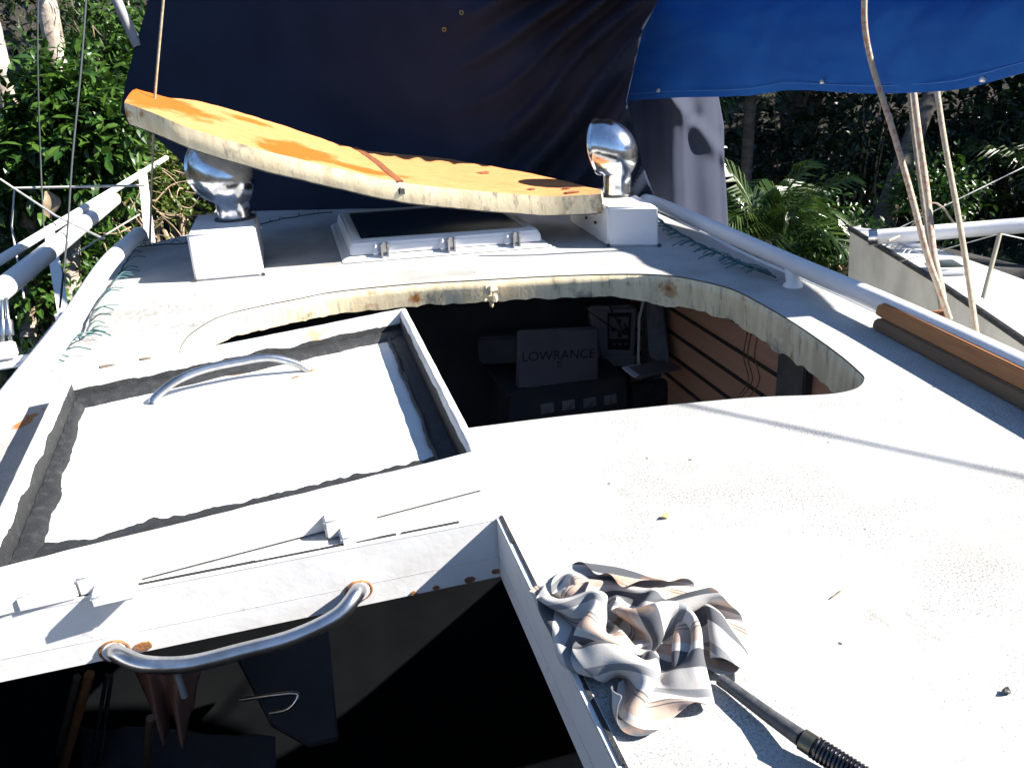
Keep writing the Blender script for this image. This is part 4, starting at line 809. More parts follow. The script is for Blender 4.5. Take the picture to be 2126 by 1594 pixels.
    -232, 367, 39, -260, 350, 40, -290, 331, 32, -290, 304, 14, -269, 276, 10, -247, 251, 8, -223, 226, 8, -201, 204, 23, -192, 181, 45, -193, 158, 69, -175, 146, 96, -147, 151, 117, -123, 155, 140, -112, 150, 174, -84, 136, 189, -56, 118, 168, -52, 119, 132, -69, 134, 102, -94, 147, 83, -119, 159, 60, -128, 174, 29, -110, 199, 9, -87, 226, 9, -67, 255, 13, -57, 286, 26, -74, 313, 41, -98, 342, 51, -88, 367, 73, -56, 387, 79, -27, 396, 61, -4, 393, 34, 24, 388, 14, 59, 387, 10, 95, 387, 10, 131, 387, 10, 167, 389, 10, 201, 390, 18, 221, 373, 42, 228, 340, 54, 231, 305, 46, 232, 270, 43, 234, 236, 52, 239, 212, 77,
    -251, 402, 48, -278, 382, 38, -285, 359, 13, -265, 329, 10, -244, 303, 9, -222, 278, 8, -201, 253, 27, -204, 228, 47, -215, 201, 64, -215, 177, 88, -197, 164, 118, -168, 170, 139, -140, 182, 158, -108, 184, 172, -75, 168, 173, -44, 150, 159, -30, 144, 123, -47, 160, 92, -73, 178, 78, -103, 190, 67, -127, 203, 45, -134, 224, 18, -116, 251, 7, -94, 281, 8, -77, 311, 9, -65, 341, 20, -76, 369, 40, -87, 397, 59, -63, 420, 74, -29, 430, 60, -9, 426, 29, 20, 422, 11, 56, 421, 10, 91, 421, 10, 126, 422, 10, 161, 422, 17, 183, 409, 41, 189, 376, 55, 193, 341, 46, 196, 306, 42, 197, 271, 44, 203, 243, 66, 207, 218, 89,
    -270, 433, 44, -275, 411, 21, -259, 383, 10, -239, 355, 9, -215, 330, 9, -202, 303, 30, -209, 278, 50, -227, 251, 62, -242, 221, 72, -237, 199, 101, -213, 193, 129, -180, 203, 140, -146, 213, 144, -112, 205, 142, -85, 180, 142, -52, 169, 135, -21, 176, 118, -29, 192, 86, -58, 213, 79, -91, 224, 75, -122, 234, 62, -143, 249, 39, -141, 273, 14, -122, 302, 10, -105, 331, 10, -91, 363, 10, -80, 394, 17, -83, 422, 37, -70, 448, 55, -37, 462, 50, -11, 460, 26, 18, 457, 10, 53, 456, 10, 87, 457, 10, 121, 456, 16, 142, 441, 39, 150, 410, 55, 154, 376, 48, 159, 342, 41, 161, 307, 46, 168, 278, 62, 172, 250, 81, 173, 218, 96,
    -270, 462, 23, -253, 437, 10, -234, 408, 10, -213, 380, 13, -200, 353, 32, -207, 327, 56, -231, 302, 64, -253, 275, 68, -267, 245, 82, -253, 228, 113, -221, 227, 131, -186, 233, 125, -153, 230, 112, -131, 201, 111, -105, 174, 112, -69, 181, 108, -38, 203, 116, -25, 227, 94, -47, 248, 76, -83, 258, 81, -117, 264, 79, -146, 275, 60, -161, 294, 33, -151, 321, 13, -134, 352, 10, -120, 383, 10, -108, 415, 10, -94, 445, 16, -80, 471, 32, -50, 488, 31, -20, 490, 14, 13, 491, 10, 47, 492, 10, 81, 491, 16, 104, 477, 39, 111, 445, 54, 114, 410, 49, 120, 376, 40, 123, 341, 42, 131, 312, 61, 139, 285, 82, 140, 252, 93, 139, 217, 93,
    -245, 487, 10, -225, 458, 10, -208, 429, 17, -204, 402, 39, -208, 376, 59, -229, 351, 70, -255, 328, 71, -278, 299, 74, -282, 272, 98, -254, 261, 117, -220, 257, 112, -194, 246, 94, -171, 225, 81, -150, 196, 82, -117, 190, 87, -90, 207, 103, -63, 226, 118, -39, 252, 112, -42, 280, 89, -75, 292, 84, -111, 297, 90, -142, 305, 75, -167, 320, 55, -169, 344, 28, -162, 371, 10, -148, 403, 10, -136, 436, 10, -119, 467, 10, -96, 493, 12, -65, 510, 12, -32, 522, 10, 4, 525, 10, 39, 525, 16, 62, 509, 38, 71, 479, 53, 76, 444, 49, 81, 410, 40, 85, 375, 43, 94, 346, 60, 104, 321, 82, 107, 288, 95, 106, 253, 94, 105, 220, 83,
    -215, 506, 10, -197, 477, 16, -190, 450, 38, -200, 425, 62, -225, 401, 73, -252, 377, 74, -280, 353, 72, -295, 324, 89, -281, 302, 115, -245, 293, 115, -217, 284, 92, -194, 264, 68, -177, 232, 50, -153, 210, 53, -128, 219, 77, -110, 234, 105, -86, 248, 128, -58, 272, 131, -46, 303, 114, -68, 324, 96, -105, 329, 97, -139, 334, 93, -167, 347, 76, -175, 369, 51, -184, 391, 25, -177, 421, 10, -163, 455, 10, -145, 489, 10, -117, 519, 10, -82, 540, 10, -43, 553, 10, -6, 556, 19, 22, 544, 40, 32, 512, 55, 37, 476, 51, 42, 442, 40, 47, 407, 41, 56, 379, 58, 70, 357, 83, 73, 324, 96, 72, 289, 99, 71, 255, 89, 71, 222, 85,
]
rn, rm_ = 43, 35
rc, rs, rz_, rsy = Vector((.300, .705, .004)), .70, R_(8), 1.0
V = []; uv = []
for k in range(rn*rm_):
    x, y, z = [ra[3*k+i]/2500 for i in range(3)]
    x -= 0; y -= .012; p = Matrix.Rotation(rz_, 3, 'Z') @ Vector((x*rs, y*rs*rsy, z*rs*.95)); V.append(rc+p)
    i_, j_ = k % rn, k//rn; u_, v_ = i_/(rn-1), j_/(rm_-1); uv.append((u_, .72*v_+.55*u_))
FS = [(j*rn+i, j*rn+i+1, (j+1)*rn+i+1, (j+1)*rn+i) for j in range(rm_-1) for i in range(rn-1)]
rag = mesh('striped_rag', V, FS, M_stripe, None, True, uv=uv); tag(rag, 'crumpled grey and tan striped rag lying beside the companionway opening', 'rag')
so = rag.modifiers.new('thick', 'SOLIDIFY'); so.thickness = .0011; so.offset = 0; ss = rag.modifiers.new('smooth', 'SUBSURF'); ss.levels = 1; ss.render_levels = 2


# ------------------------------------------------------------------ things inside the cabin, seen through the sawn hole
def plate(name, pts, thick, mat, parent=None, bevel=.0, dirn=None):
    pts = [Vector(p) for p in pts]; nrm = (pts[1]-pts[0]).cross(pts[2]-pts[0]).normalized()
    if nrm.dot(EYE-pts[0]) < 0: nrm = -nrm
    b = B(); b.loft(pts, [p-nrm*thick for p in pts]); return b.build(name, mat, parent, bevel=bevel, seg=3)
def text(parent, s, c, xdir, size, mat, name='lettering', ext=.0006, off_=.0006):
    cu = bpy.data.curves.new('t', 'FONT'); cu.body = s; cu.size = size; cu.align_x = 'CENTER'; cu.align_y = 'CENTER'; cu.extrude = ext
    to = bpy.data.objects.new('t', cu); COL.objects.link(to); bpy.context.view_layer.update()
    me = bpy.data.meshes.new_from_object(to.evaluated_get(bpy.context.evaluated_depsgraph_get())); bpy.data.objects.remove(to)
    x = Vector(xdir).normalized(); z = Vector((0, 0, 1)); z = (z-x*z.dot(x)).normalized(); y = z; nrm = x.cross(y)
    me.transform(Matrix(((x.x, y.x, nrm.x, c.x), (x.y, y.y, nrm.y, c.y), (x.z, y.z, nrm.z, c.z), (0, 0, 0, 1))) )
    me.materials.clear(); return link(name, me, mat, parent)
Y1 = 2.60
case = empty('instrument_case', AT(1160, 800, Y1), 'grey plastic instrument cover with raised lettering standing on the cabin console', 'instrument')
c4 = [AT(1076, 688, Y1), AT(1243, 680, Y1), AT(1243, 792, Y1), AT(1160, 806, Y1), AT(1074, 808, Y1)]
plate('cover', c4, .03, M_casep, case, .007)
xd = (c4[1]-c4[0]).normalized()
text(case, 'LOWRANCE', AT(1160, 738, Y1-.0004), xd, .050, M_ink); text(case, 'L', AT(1161, 757, Y1-.0004), xd, .030, M_ink, 'emblem')
b = B(); e = AT(1161, 756, Y1-.0006); b.box(e+Vector((0, 0, .010)), (.020, .001, .0025)); b.box(e+Vector((.008, 0, -.002)), (.0025, .001, .024)); b.build('emblem_bar', M_ink, case)
b = B(); b.box(AT(1083, 826, Y1+.03), (.02, .03, .10)); b.build('bracket', M_casep, case, bevel=.003)
Y2 = 2.80
ins = empty('gauge_instrument', AT(1290, 750, Y2), 'pale boxed instrument with a dark dial panel behind the grey cover', 'instrument')
plate('housing', [AT(1222, 637, Y2), AT(1325, 636, Y2), AT(1318, 752, Y2), AT(1248, 752, Y2)], .05, M_casel, ins, .01)
plate('dial_panel', [AT(1262, 650, Y2-.004), AT(1311, 650, Y2-.004), AT(1308, 727, Y2-.004), AT(1262, 725, Y2-.004)], .004, M_ink, ins)
plate('dial_face', [AT(1266, 658, Y2-.007), AT(1306, 658, Y2-.007), AT(1304, 703, Y2-.007), AT(1266, 703, Y2-.007)], .002, M_face, ins)
for (x, y) in ((1285, 667), (1272, 684), (1300, 685), (1286, 696)):
    p = AT(x, y, Y2-.009); b = B(); b.tube([p, p+Vector((0, -.004, 0))], .009, 14); b.build('knob', M_ink, ins, True)
for (x, y) in ((1275, 714), (1286, 714), (1299, 714)):
    p = AT(x, y, Y2-.006); b = B(); b.tube([p, p+Vector((0, -.004, 0))], .005, 12); b.build('button', M_casel, ins, True)
b = B(); b.tube(spline([AT(1258, 620, Y2-.1), AT(1270, 645, Y2-.06), AT(1296, 690, Y2-.03), AT(1303, 690, Y2-.02), AT(1297, 672, Y2-.02)], 8), .003, 6); b.tube(spline([AT(1212, 640, Y2-.1), AT(1245, 662, Y2-.06), AT(1285, 688, Y2-.03), AT(1300, 694, Y2-.02)], 8), .0025, 6)
b.build('cable', M_ink, ins, True)
plate('lower_lip', [AT(1250, 738, Y2-.012), AT(1322, 736, Y2-.012), AT(1318, 760, Y2-.012), AT(1252, 762, Y2-.012)], .03, M_casel, ins, .004)
Y3 = 2.585
con = empty('gauge_console', AT(1180, 850, Y3), 'dark console carrying a row of four small square gauges below the grey cover', 'console')
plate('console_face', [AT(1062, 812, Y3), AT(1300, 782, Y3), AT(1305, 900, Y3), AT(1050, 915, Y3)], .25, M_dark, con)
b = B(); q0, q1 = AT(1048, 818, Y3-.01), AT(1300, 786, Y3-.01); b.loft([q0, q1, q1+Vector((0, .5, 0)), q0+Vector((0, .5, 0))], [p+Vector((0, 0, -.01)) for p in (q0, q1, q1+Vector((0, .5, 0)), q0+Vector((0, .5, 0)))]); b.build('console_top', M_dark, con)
for k, (x, y) in enumerate(((1137, 848), (1181, 841), (1225, 836), (1268, 830))):
    p = AT(x, y, Y3-.004); o = plate('gauge', [p+Vector((-.025, 0, .019)), p+Vector((.025, 0, .019)), p+Vector((.025, 0, -.019)), p+Vector((-.025, 0, -.019))], .006, M_face, con, .002)
    b = B(); a_ = (-1.2, .9, 2.2, .1)[k]; b.tube([p+Vector((0, -.0015, -.008)), p+Vector((math.sin(a_)*.014, -.0015, -.008+abs(math.cos(a_))*.018))], .0012, 4); b.box(p+Vector((0, -.001, -.012)), (.022, .001, .002)); b.build('needle', M_ink, o)
Y4 = 2.62
scr = empty('small_monitor', AT(1360, 820, Y4), 'pale framed dark screen standing right of the gauge console', 'monitor')
plate('frame', [AT(1312, 800, Y4), AT(1408, 790, Y4), AT(1412, 860, Y4), AT(1318, 868, Y4)], .04, M_gboard, scr, .004)
plate('screen', [AT(1336, 811, Y4-.003), AT(1400, 803, Y4-.003), AT(1404, 860, Y4-.003), AT(1340, 868, Y4-.003)], .003, M_black, scr)
p4 = [AT(1291, 762, 2.36), AT(1330, 754, 2.46), AT(1361, 766, 2.43), AT(1318, 782, 2.33)]
o = plate('paper_sheet', p4, .003, M_paper); tag(o, 'white sheet of paper lying beside the instruments in the cabin', 'paper')
o = plate('book', [p+Vector((.012, .01, -.007)) for p in (p4[0], p4[1]+Vector((.08, .01, 0)), p4[2]+Vector((.09, -.01, 0)), p4[3])], .012, M_casep, None, .002); tag(o, 'dark flat book lying under the white sheet of paper', 'book')
p5 = [AT(1338, 610, 2.7), AT(1368, 606, 2.62), AT(1385, 760, 2.5), AT(1346, 742, 2.62)]
o = plate('folded_cloth', p5, .02, simple('dull_blue_cloth', (.16, .175, .21), (.07, .08, .1), 9, .8, bump=(14, 1, .02)), None, .006); tag(o, 'crumpled bluish sheet hanging between the instruments and the brown lining', 'cloth')
b = B(); b.tube([AT(1341, 606, 2.68), AT(1327, 660, 2.68), AT(1325, 770, 2.66)], .006, 8); tag(b.build('white_pole', M_rail, None, True), 'slim white pole standing behind the boxed dial instrument', 'pole')
for k in range(1):
    b = B(); x = 1000+random.uniform(-120, 200); p = AT(x, 660+random.uniform(0, 60), 2.7); b.box(p, (random.uniform(.12, .3), .1, random.uniform(.05, .12)), random.uniform(-.4, .4)); tag(b.build('stowed_box', M_dark, None, bevel=.01), 'dark box stowed in the forward shadow of the cabin', 'box')

# ------------------------------------------------------------------ things below the companionway
zb = -.62
def D3(x, y, z): return G(x, y, z)
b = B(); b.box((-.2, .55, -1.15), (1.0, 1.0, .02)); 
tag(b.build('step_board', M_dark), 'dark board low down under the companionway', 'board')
bagc = [(258, 1388), (330, 1372), (410, 1368), (414, 1400), (396, 1432), (372, 1408), (365, 1462), (340, 1440), (290, 1412)]
pts = [D3(x, y, -.30) for x, y in bagc]
V = []
cgb = sum(pts, Vector())/len(pts)
bag = empty('brown_bag', cgb, 'brown creased leatherette bag brightened and shaped like a sunlit patch below the lower grab handle', 'bag')
def lump(name, px0, py0, px1, py1, z0, z1, mat, parent, nx=26, ny=18, amp=.02, sc=9, seed=0, tip=None):
    V = []
    for j in range(ny+1):
        for i in range(nx+1):
            u, v = i/nx, j/ny; x = px0+(px1-px0)*u; y = py0+(py1-py0)*v
            if tip: x += (tip-x)*v*.5; y += 34*math.sin(u*11)*v+20*math.sin(u*3)*v
            e = min(1, min(u, 1-u)*5)*min(1, min(v, 1-v)*5)
            p = G(x, y, z0+(z1-z0)*v); p.z += -.05*(1-e)+amp*nz(p+Vector((seed, 0, 0)), sc)+amp*.5*abs(nz(p, sc*2.2)); V.append(p)
    FS = [(j*(nx+1)+i, (j+1)*(nx+1)+i, (j+1)*(nx+1)+i+1, j*(nx+1)+i+1) for j in range(ny) for i in range(nx)]
    o = mesh(name, V, FS, mat, parent, True); s = o.modifiers.new('t', 'SOLIDIFY'); s.thickness = .004; return o
lump('bag_body', 262, 1340, 410, 1460, -.34, -.42, M_brown, bag, tip=366)  # tapered outline and bright brown put a sun patch into the bag
b = B(); b.tube(spline([G(362, 1372, -.30), G(372, 1410, -.30), G(384, 1446, -.33)], 6), .006, 8); b.build('bag_strap', M_casel, bag, True)
lump_o = lump('bundle', 150, 1480, 560, 1640, -.62, -.7, M_dark, None, amp=.05, sc=6); tag(lump_o, 'dark bundle in the shade below the brown bag', 'bundle')
for (a_, c_, r, mt, lb_) in (((186, 1398), (118, 1640), .009, M_teak, 'orange varnished wooden pole leaning under the opening, right of a shorter one'), ((160, 1405), (112, 1600), .007, M_teakg, 'darker thin wooden pole at the far lower left under the opening'), ((312, 1490), (300, 1640), .007, M_teakg, 'brownish stick standing below the brown bag')):
    b = B(); b.tube([G(*a_, -.36), G(*c_, -.72)], r, 10); tag(b.build('wooden_pole', mt, None, True), lb_, 'pole', 'poles stowed under the companionway')
for (a_, c_) in (((222, 1400), (178, 1640)), ((232, 1402), (196, 1640))):
    b = B(); b.tube([G(*a_, -.40), G(*c_, -.75)], .004, 8); tag(b.build('metal_rod', M_steel, None, True), 'slim grey metal rod, the %s of two beside the wooden poles' % ('left' if a_[0] == 222 else 'right'), 'rod', 'grey rods under the companionway')
o = plate('white_board', [G(478, 1340, -.50), G(680, 1290, -.50), G(702, 1530, -.60), G(640, 1545, -.60), G(560, 1500, -.58)], .02, M_gboard, None, .003); tag(o, 'grey flat board standing in the dark under the lower grab handle', 'board')
b = B(); b.tube(spline([G(500, 1452, -.45), G(570, 1442, -.44), G(618, 1440, -.44), G(600, 1470, -.46), G(560, 1480, -.47)], 6), .004, 8); tag(b.build('curved_tube', M_steel, None, True), 'thin curved grey tube lying across the grey board', 'tube')

# ------------------------------------------------------------------ poles and rails outboard to port
sp = empty('whisker_pole', G(230, 415, .0), 'thick white pole lying fore and aft outboard of the port handrail', 'pole')
e0, e1 = G(236, 414, .0), G(0, 604, .0); e2 = e1+(e1-e0)*.9
b = B(); b.tube([e0, e2], .036, 22); b.build('pole_tube', M_rail, sp, True)
b = B(); b.tube([e0+(e0-e1)*.012, e0], [.032, .0365], 22); b.build('end_cap', M_rail, sp, True)
rl = empty('guard_rail', G(300, 500, 0), 'thin white guard rail on flat stanchions beyond the port side', 'rail')
t0, t1 = G(345, 328, .05), G(0, 540, .05); t2 = t1+(t1-t0)*.7
b = B(); b.tube([t0, t2], .017, 16); b.build('rail_tube', M_rail, rl, True)
def strap(p, q, w_, nm='stanchion'):
    b = B(); d = Vector((w_/2, -.002, 0)); n_ = Vector((0, .006, 0)); b.loft([p-d, p+d, p+d+n_, p-d+n_], [q-d, q+d, q+d+n_, q-d+n_]); b.build(nm, M_rail, rl)
ys = t0.lerp(t1, .12)
strap(AT(295, 352, 5.6), AT(312, 508, 4.4), .05); strap(AT(100, 470, 4.6), AT(140, 700, 3.9), .05)
def wire(px, y, r, label, mat=None, grp='guard wires to port'):
    b = B(); b.tube([AT(a_, c_, y_) for (a_, c_), y_ in zip(px, y)], r, 6); tag(b.build('guard_wire', mat or M_steel, None, True), label, 'wire', grp)
M_wire = simple('white_coated_wire', (.45, .45, .43), (.33, .32, .30), 30, .5)
wire([(28, 391), (300, 385)], [4.2, 4.2], .006, 'level white wire crossing behind the port guard rail', M_wire)
wire([(0, 372), (30, 392), (115, 448), (215, 496)], [4.1, 4.1, 3.8, 3.5], .005, 'slanting white wire crossing the level one at upper left', M_wire)
wire([(150, 532), (222, 486), (290, 445)], [3.3, 3.5, 3.7], .003, 'fine wire running up to the right between pole and handrail', M_wire)
wire([(30, 392), (24, 470), (50, 620)], [4.1, 4.0, 3.6], .004, 'short upright wire at the far left under the slanting one', M_wire)
# rigging screws
tb = empty('rigging_screw', G(15, 735, .02), 'pair of grey rigging screws on a white bracket at the left edge', 'rigging screw')
for (a_, c_) in (((4, 622), (6, 712)), ((12, 618), (22, 712))):
    p, q_ = AT(*a_, 2.02), AT(*c_, 2.0); b = B(); b.tube([p, p.lerp(q_, .45), p.lerp(q_, .5), p.lerp(q_, .82), p.lerp(q_, .85), q_], [.004, .004, .009, .009, .004, .004], 10); b.build('screw_body', M_steel, tb, True)
b = B(); p = AT(8, 728, 1.98); b.box(p, (.05, .03, .035), .1); b.box(p+Vector((.01, 0, -.03)), (.11, .06, .012), .1); b.build('bracket', M_rail, tb, bevel=.004)

# ------------------------------------------------------------------ neighbouring boat
ZN = -.6
nb = empty('neighbouring_catamaran', G(2000, 640, -1.5), 'white catamaran moored alongside to the right, its bow pointing left', 'catamaran')
bow = G(1765, 470, ZN); in1 = G(1940, 574, ZN); in2 = G(2126, 700, ZN); in3 = in2+(in2-in1)*2
ou1 = G(1815, 476, ZN); ou2 = G(1960, 520, ZN); ou3 = G(2126, 580, ZN); ou4 = ou3+(ou3-ou2)*2.5
topl = [bow, in1, in2, in3, ou4, ou3, ou2, ou1]
b = B(); b.loft(topl, [p-Vector((0, 0, .02)) for p in topl]); b.build('side_deck', M_ndeck, nb, bevel=.004)
side = [bow+Vector((.002, 0, 0)), in1, in2, in3]; d_ = Vector((.0, .0, 0))
lowp = [p+Vector((.01, .02, -1.15)) for p in [bow+Vector((.06, -.05, 0)), in1+Vector((.08, .06, 0)), in2+Vector((.1, .08, 0)), in3]]
V = [p-Vector((0, 0, .012)) for p in side]+lowp; 
b = B(); b.add(V+[v+Vector((.5, .2, 0)) for v in lowp]+[v+Vector((.12, .05, 0)) for v in V[:4]], [(0, 1, 5, 4), (1, 2, 6, 5), (2, 3, 7, 6), (4, 5, 9, 8), (5, 6, 10, 9), (6, 7, 11, 10), (0, 4, 8, 12)])
b.build('hull', M_nhull, nb)
b = B(); rp = [p+Vector((-.006, -.004, -.012)) for p in side]; b.tube([rp[0]]+[rp[1], rp[2], rp[3]], .017, 8); b.build('rubbing_strake', M_black, nb)
beam = [G(1822, 492, ZN+.07), G(2126, 468, ZN+.16), G(2500, 452, ZN+.2)]
b = B(); b.tube(beam, .044, 20); bm_o = b.build('cross_beam', M_rail, nb, True)
b = B(); b.tube([beam[0]+(beam[0]-beam[1]).normalized()*.05, beam[0]], [.047, .051], 20); b.build('beam_cap', M_steel, bm_o, True)
V = [ou1+Vector((.1, -.05, -.04)), ou2+Vector((.02, 0, -.04)), ou3+Vector((.02, 0, -.04)), ou4+Vector((0, 0, -.04)), ou4+Vector((3, 1, -.06)), beam[2]+Vector((0, -.05, -.22)), beam[1]+Vector((0, -.05, -.22))]
mesh('trampoline', V, [tuple(range(len(V)))[::-1]], M_net, nb)
b = B(); 
for k in range(60):
    t = k/59; p = ou1.lerp(ou2, t*3) if t < 1/3 else ou2.lerp(ou3, (t-1/3)*1.5); b.tube([p+Vector((-.02, -.01, .004)), p+Vector((.05, .02, -.03))], .0022, 4)
b.build('net_lacing', M_rope, nb)
c = G(1965, 562, ZN+.004); b = B(); b.box(c+Vector((0, 0, .018)), (.17, .20, .036), -.35); nh = b.build('deck_hatch', M_box, nb, bevel=.012, seg=3)
b = B(); b.box(c+Vector((0, .005, .038)), (.12, .15, .008), -.35); b.build('hatch_glass', M_glass, nh, bevel=.004)
b = B(); p, q_ = G(2040, 622, ZN), AT(2076, 485, G(2040, 622, ZN).y+.1); b.tube([p, q_], .011, 10); st_ = b.build('stanchion', simple('dull_pole', (.14, .14, .15), (.3, .27, .2), 3, .4), nb, True)
b = B(); b.tube([p+Vector((-.05, 0, .002)), p+Vector((.06, 0, .002))], .008, 6); b.build('stanchion_foot', M_steel, st_)
b = B(); b.tube([q_, G(1862, 545, ZN+.02)], .0025, 5); b.tube([q_, q_+Vector((1.0, -.1, -.28))], .003, 5); b.build('guard_line', M_wire, nb, True)
b = B(); b.tube(spline([G(1845, 500, ZN+.14), AT(1885, 478, 4.1), AT(1930, 425, 4.0), AT(1958, 432, 4.0), AT(1990, 470, 4.0), AT(2060, 482, 4.0)], 8), .006, 7); b.build('dock_line', M_rope, nb, True)
b = B(); b.tube([AT(1858, 478, 4.4), AT(2300, 262, 4.6)], .004, 6); b.build('forestay', M_wire, nb, True)
b = B()
for k in range(7): 
    a_ = G(1835+k*8, 505+k*4, ZN+.01); b.tube(spline([a_, a_+Vector((.04, .01, .02)), a_+Vector((.08, -.02, .006))], 4), .0035, 6)
b.build('bow_fitting', M_steel, nb, True)

# ------------------------------------------------------------------ vegetation
def leaves(name, mat, parent, spots, size, count, droop=.3, aspect=.42, seed=0, bend=.25):
    """many small folded leaves set in clumps round the given (centre, radius) spots"""
    rnd = random.Random(seed); V = []; FS = []
    tot = sum(r[0]*r[1]*r[2] for _, r in spots) or 1
    for c, r in spots:
        n_ = int(count*(r[0]*r[1]*r[2])/tot)
        twigs = []
        for _ in range(max(3, n_//9)):
            while True:
                q_ = Vector((rnd.uniform(-1, 1), rnd.uniform(-1, 1), rnd.uniform(-1, 1)))
                if .25 < q_.length < 1: break
            q_ *= (1+.25*nz(q_+c, 2.3)); twigs.append((c+Vector((q_.x*r[0], q_.y*r[1], q_.z*r[2])), q_.normalized()))
        for tp, td in twigs:
            for _ in range(9):
                p = tp+Vector((rnd.gauss(0, 1), rnd.gauss(0, 1), rnd.gauss(0, 1)))*size*.9
                d = (td*.7+Vector((rnd.gauss(0, .6), rnd.gauss(0, .6), rnd.gauss(0, .5)-droop))).normalized()
                nrm = Vector((rnd.gauss(0, .5), rnd.gauss(0, .5), 1)); s_ = d.cross(nrm)
                if s_.length < .1: continue
                s_.normalize(); nrm = s_.cross(d)
                L_ = size*rnd.uniform(.6, 1.25); W_ = L_*aspect*.5; k = len(V)
                V += [p, p+d*L_*.3+s_*W_*.85+nrm*W_*bend, p+d*L_*.65+s_*W_*.8+nrm*W_*bend*.6, p+d*L_-nrm*W_*.6, p+d*L_*.65-s_*W_*.8+nrm*W_*bend*.6, p+d*L_*.3-s_*W_*.85+nrm*W_*bend, p+d*L_*.32, p+d*L_*.66]
                FS += [(k, k+6, k+1), (k+1, k+6, k+7, k+2), (k+2, k+7, k+3), (k, k+5, k+6), (k+5, k+4, k+7, k+6), (k+4, k+3, k+7)]
    me = bpy.data.meshes.new(name); me.from_pydata([v[:] for v in V], [], FS); o = link(name, me, mat, parent); return o
def branchy(parent, base, tips, r0, mat, name='trunk'):
    b = B()
    for t in tips:
        m1 = base.lerp(t, .35)+Vector((random.uniform(-.1, .1), random.uniform(-.1, .1), .1)); pts = spline([base, m1, base.lerp(t, .7)+Vector((random.uniform(-.1, .1), 0, 0)), t], 5)
        b.tube(pts, [r0*(1-.85*i/(len(pts)-1)) for i in range(len(pts))], 7)
    b.build(name, mat, parent, True)
def shrub(px, py, dist, rad, mat, label, count, size, group='leafy shrubs on the bank to port', seed=0, aspect=.42, trunk=M_twig, droop=.3, name='shrub', depth=.8):
    c = DP(px, py, dist); r = rad*dist/F; g0 = Vector((c.x, c.y, c.z-r*1.3))
    t = empty(name, g0, label, 'shrub', group)
    rnd = random.Random(seed); spots = []
    for k in range(9):
        a_ = rnd.uniform(0, 6.28); q_ = Vector((math.cos(a_)*r*.6*rnd.random(), rnd.uniform(-.5, .5)*r*depth, math.sin(a_)*r*.62*rnd.random()))
        k_ = rnd.uniform(.3, .52); spots.append((c+q_, (r*k_*1.15, r*k_*depth, r*k_)))
    leaves('foliage', mat, t, spots, size, count, droop, aspect, seed)
    branchy(t, g0, [s_[0]+Vector((0, 0, s_[1][2]*.5)) for s_ in spots[:6]], .03, trunk, 'stem'); return t
# port side, glossy bushes
shrub(230, 150, 8.0, 260, M_leafA, 'glossy green shrub filling the gap behind the stay wire at upper left', 3800, .12, seed=1)
shrub(150, 270, 5.2, 120, M_leafA, 'bright shrub right below the base of the paperbark trunk', 4200, .11, seed=2)
shrub(20, 340, 5.2, 130, M_leafA, 'dark glossy shrub at the left edge under the cut off trunk', 3000, .11, seed=3)
shrub(330, 400, 7.2, 150, M_leafC, 'yellowish low shrub seen right of the forward stanchion', 2600, .08, seed=4)
shrub(60, 560, 5.6, 170, M_leafA, 'shrub low behind the thick white pole', 2000, .09, seed=5)
shrub(215, 555, 6.0, 150, M_leafA, 'shrub seen between the white pole and the port handrail', 2600, .09, seed=6)
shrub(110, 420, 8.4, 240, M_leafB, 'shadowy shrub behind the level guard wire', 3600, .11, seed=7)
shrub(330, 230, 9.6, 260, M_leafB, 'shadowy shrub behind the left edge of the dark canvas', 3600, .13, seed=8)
b = B(); rnd = random.Random(5)
for k in range(46):
    p = DP(300+rnd.uniform(-95, 90), 440+rnd.uniform(-110, 70), rnd.uniform(5.2, 6.2)); d = Vector((rnd.gauss(0, 1), rnd.gauss(0, .4), rnd.gauss(0, .8))).normalized()*rnd.uniform(.12, .34)
    b.tube(spline([p, p+d*.5+Vector((0, 0, rnd.uniform(-.06, .06))), p+d], 4), [.006-.0045*i/8 for i in range(9)], 5)
tag(b.build('dead_branches', M_twig, None, True), 'tangle of dry pale twigs in front of the yellowish shrub', 'branches', kind='stuff')
def dead_leaf(px, py, dist, s, label):
    p = DP(px, py, dist); V = []; n_ = 9
    for i in range(n_):
        t = i/(n_-1); wd = s*.32*math.sin(math.pi*min(1, t*.92+.06))
        for k in (-1, 0, 1): V.append(p+Vector((k*wd+.02*math.sin(t*5), -abs(k)*wd*.5, -s*t+s/2)))
    tag(mesh('dead_leaf', V, [(i*3+k, i*3+k+1, i*3+3+k+1, i*3+3+k) for i in range(n_-1) for k in (0, 1)], M_twig, None, True), label, 'leaf', 'big dry leaves hung up beside the white pole')
dead_leaf(158, 385, 5.2, .26, 'large curled tan leaf just above the thick white pole'); dead_leaf(105, 425, 4.8, .16, 'smaller tan leaf left of the large curled one')
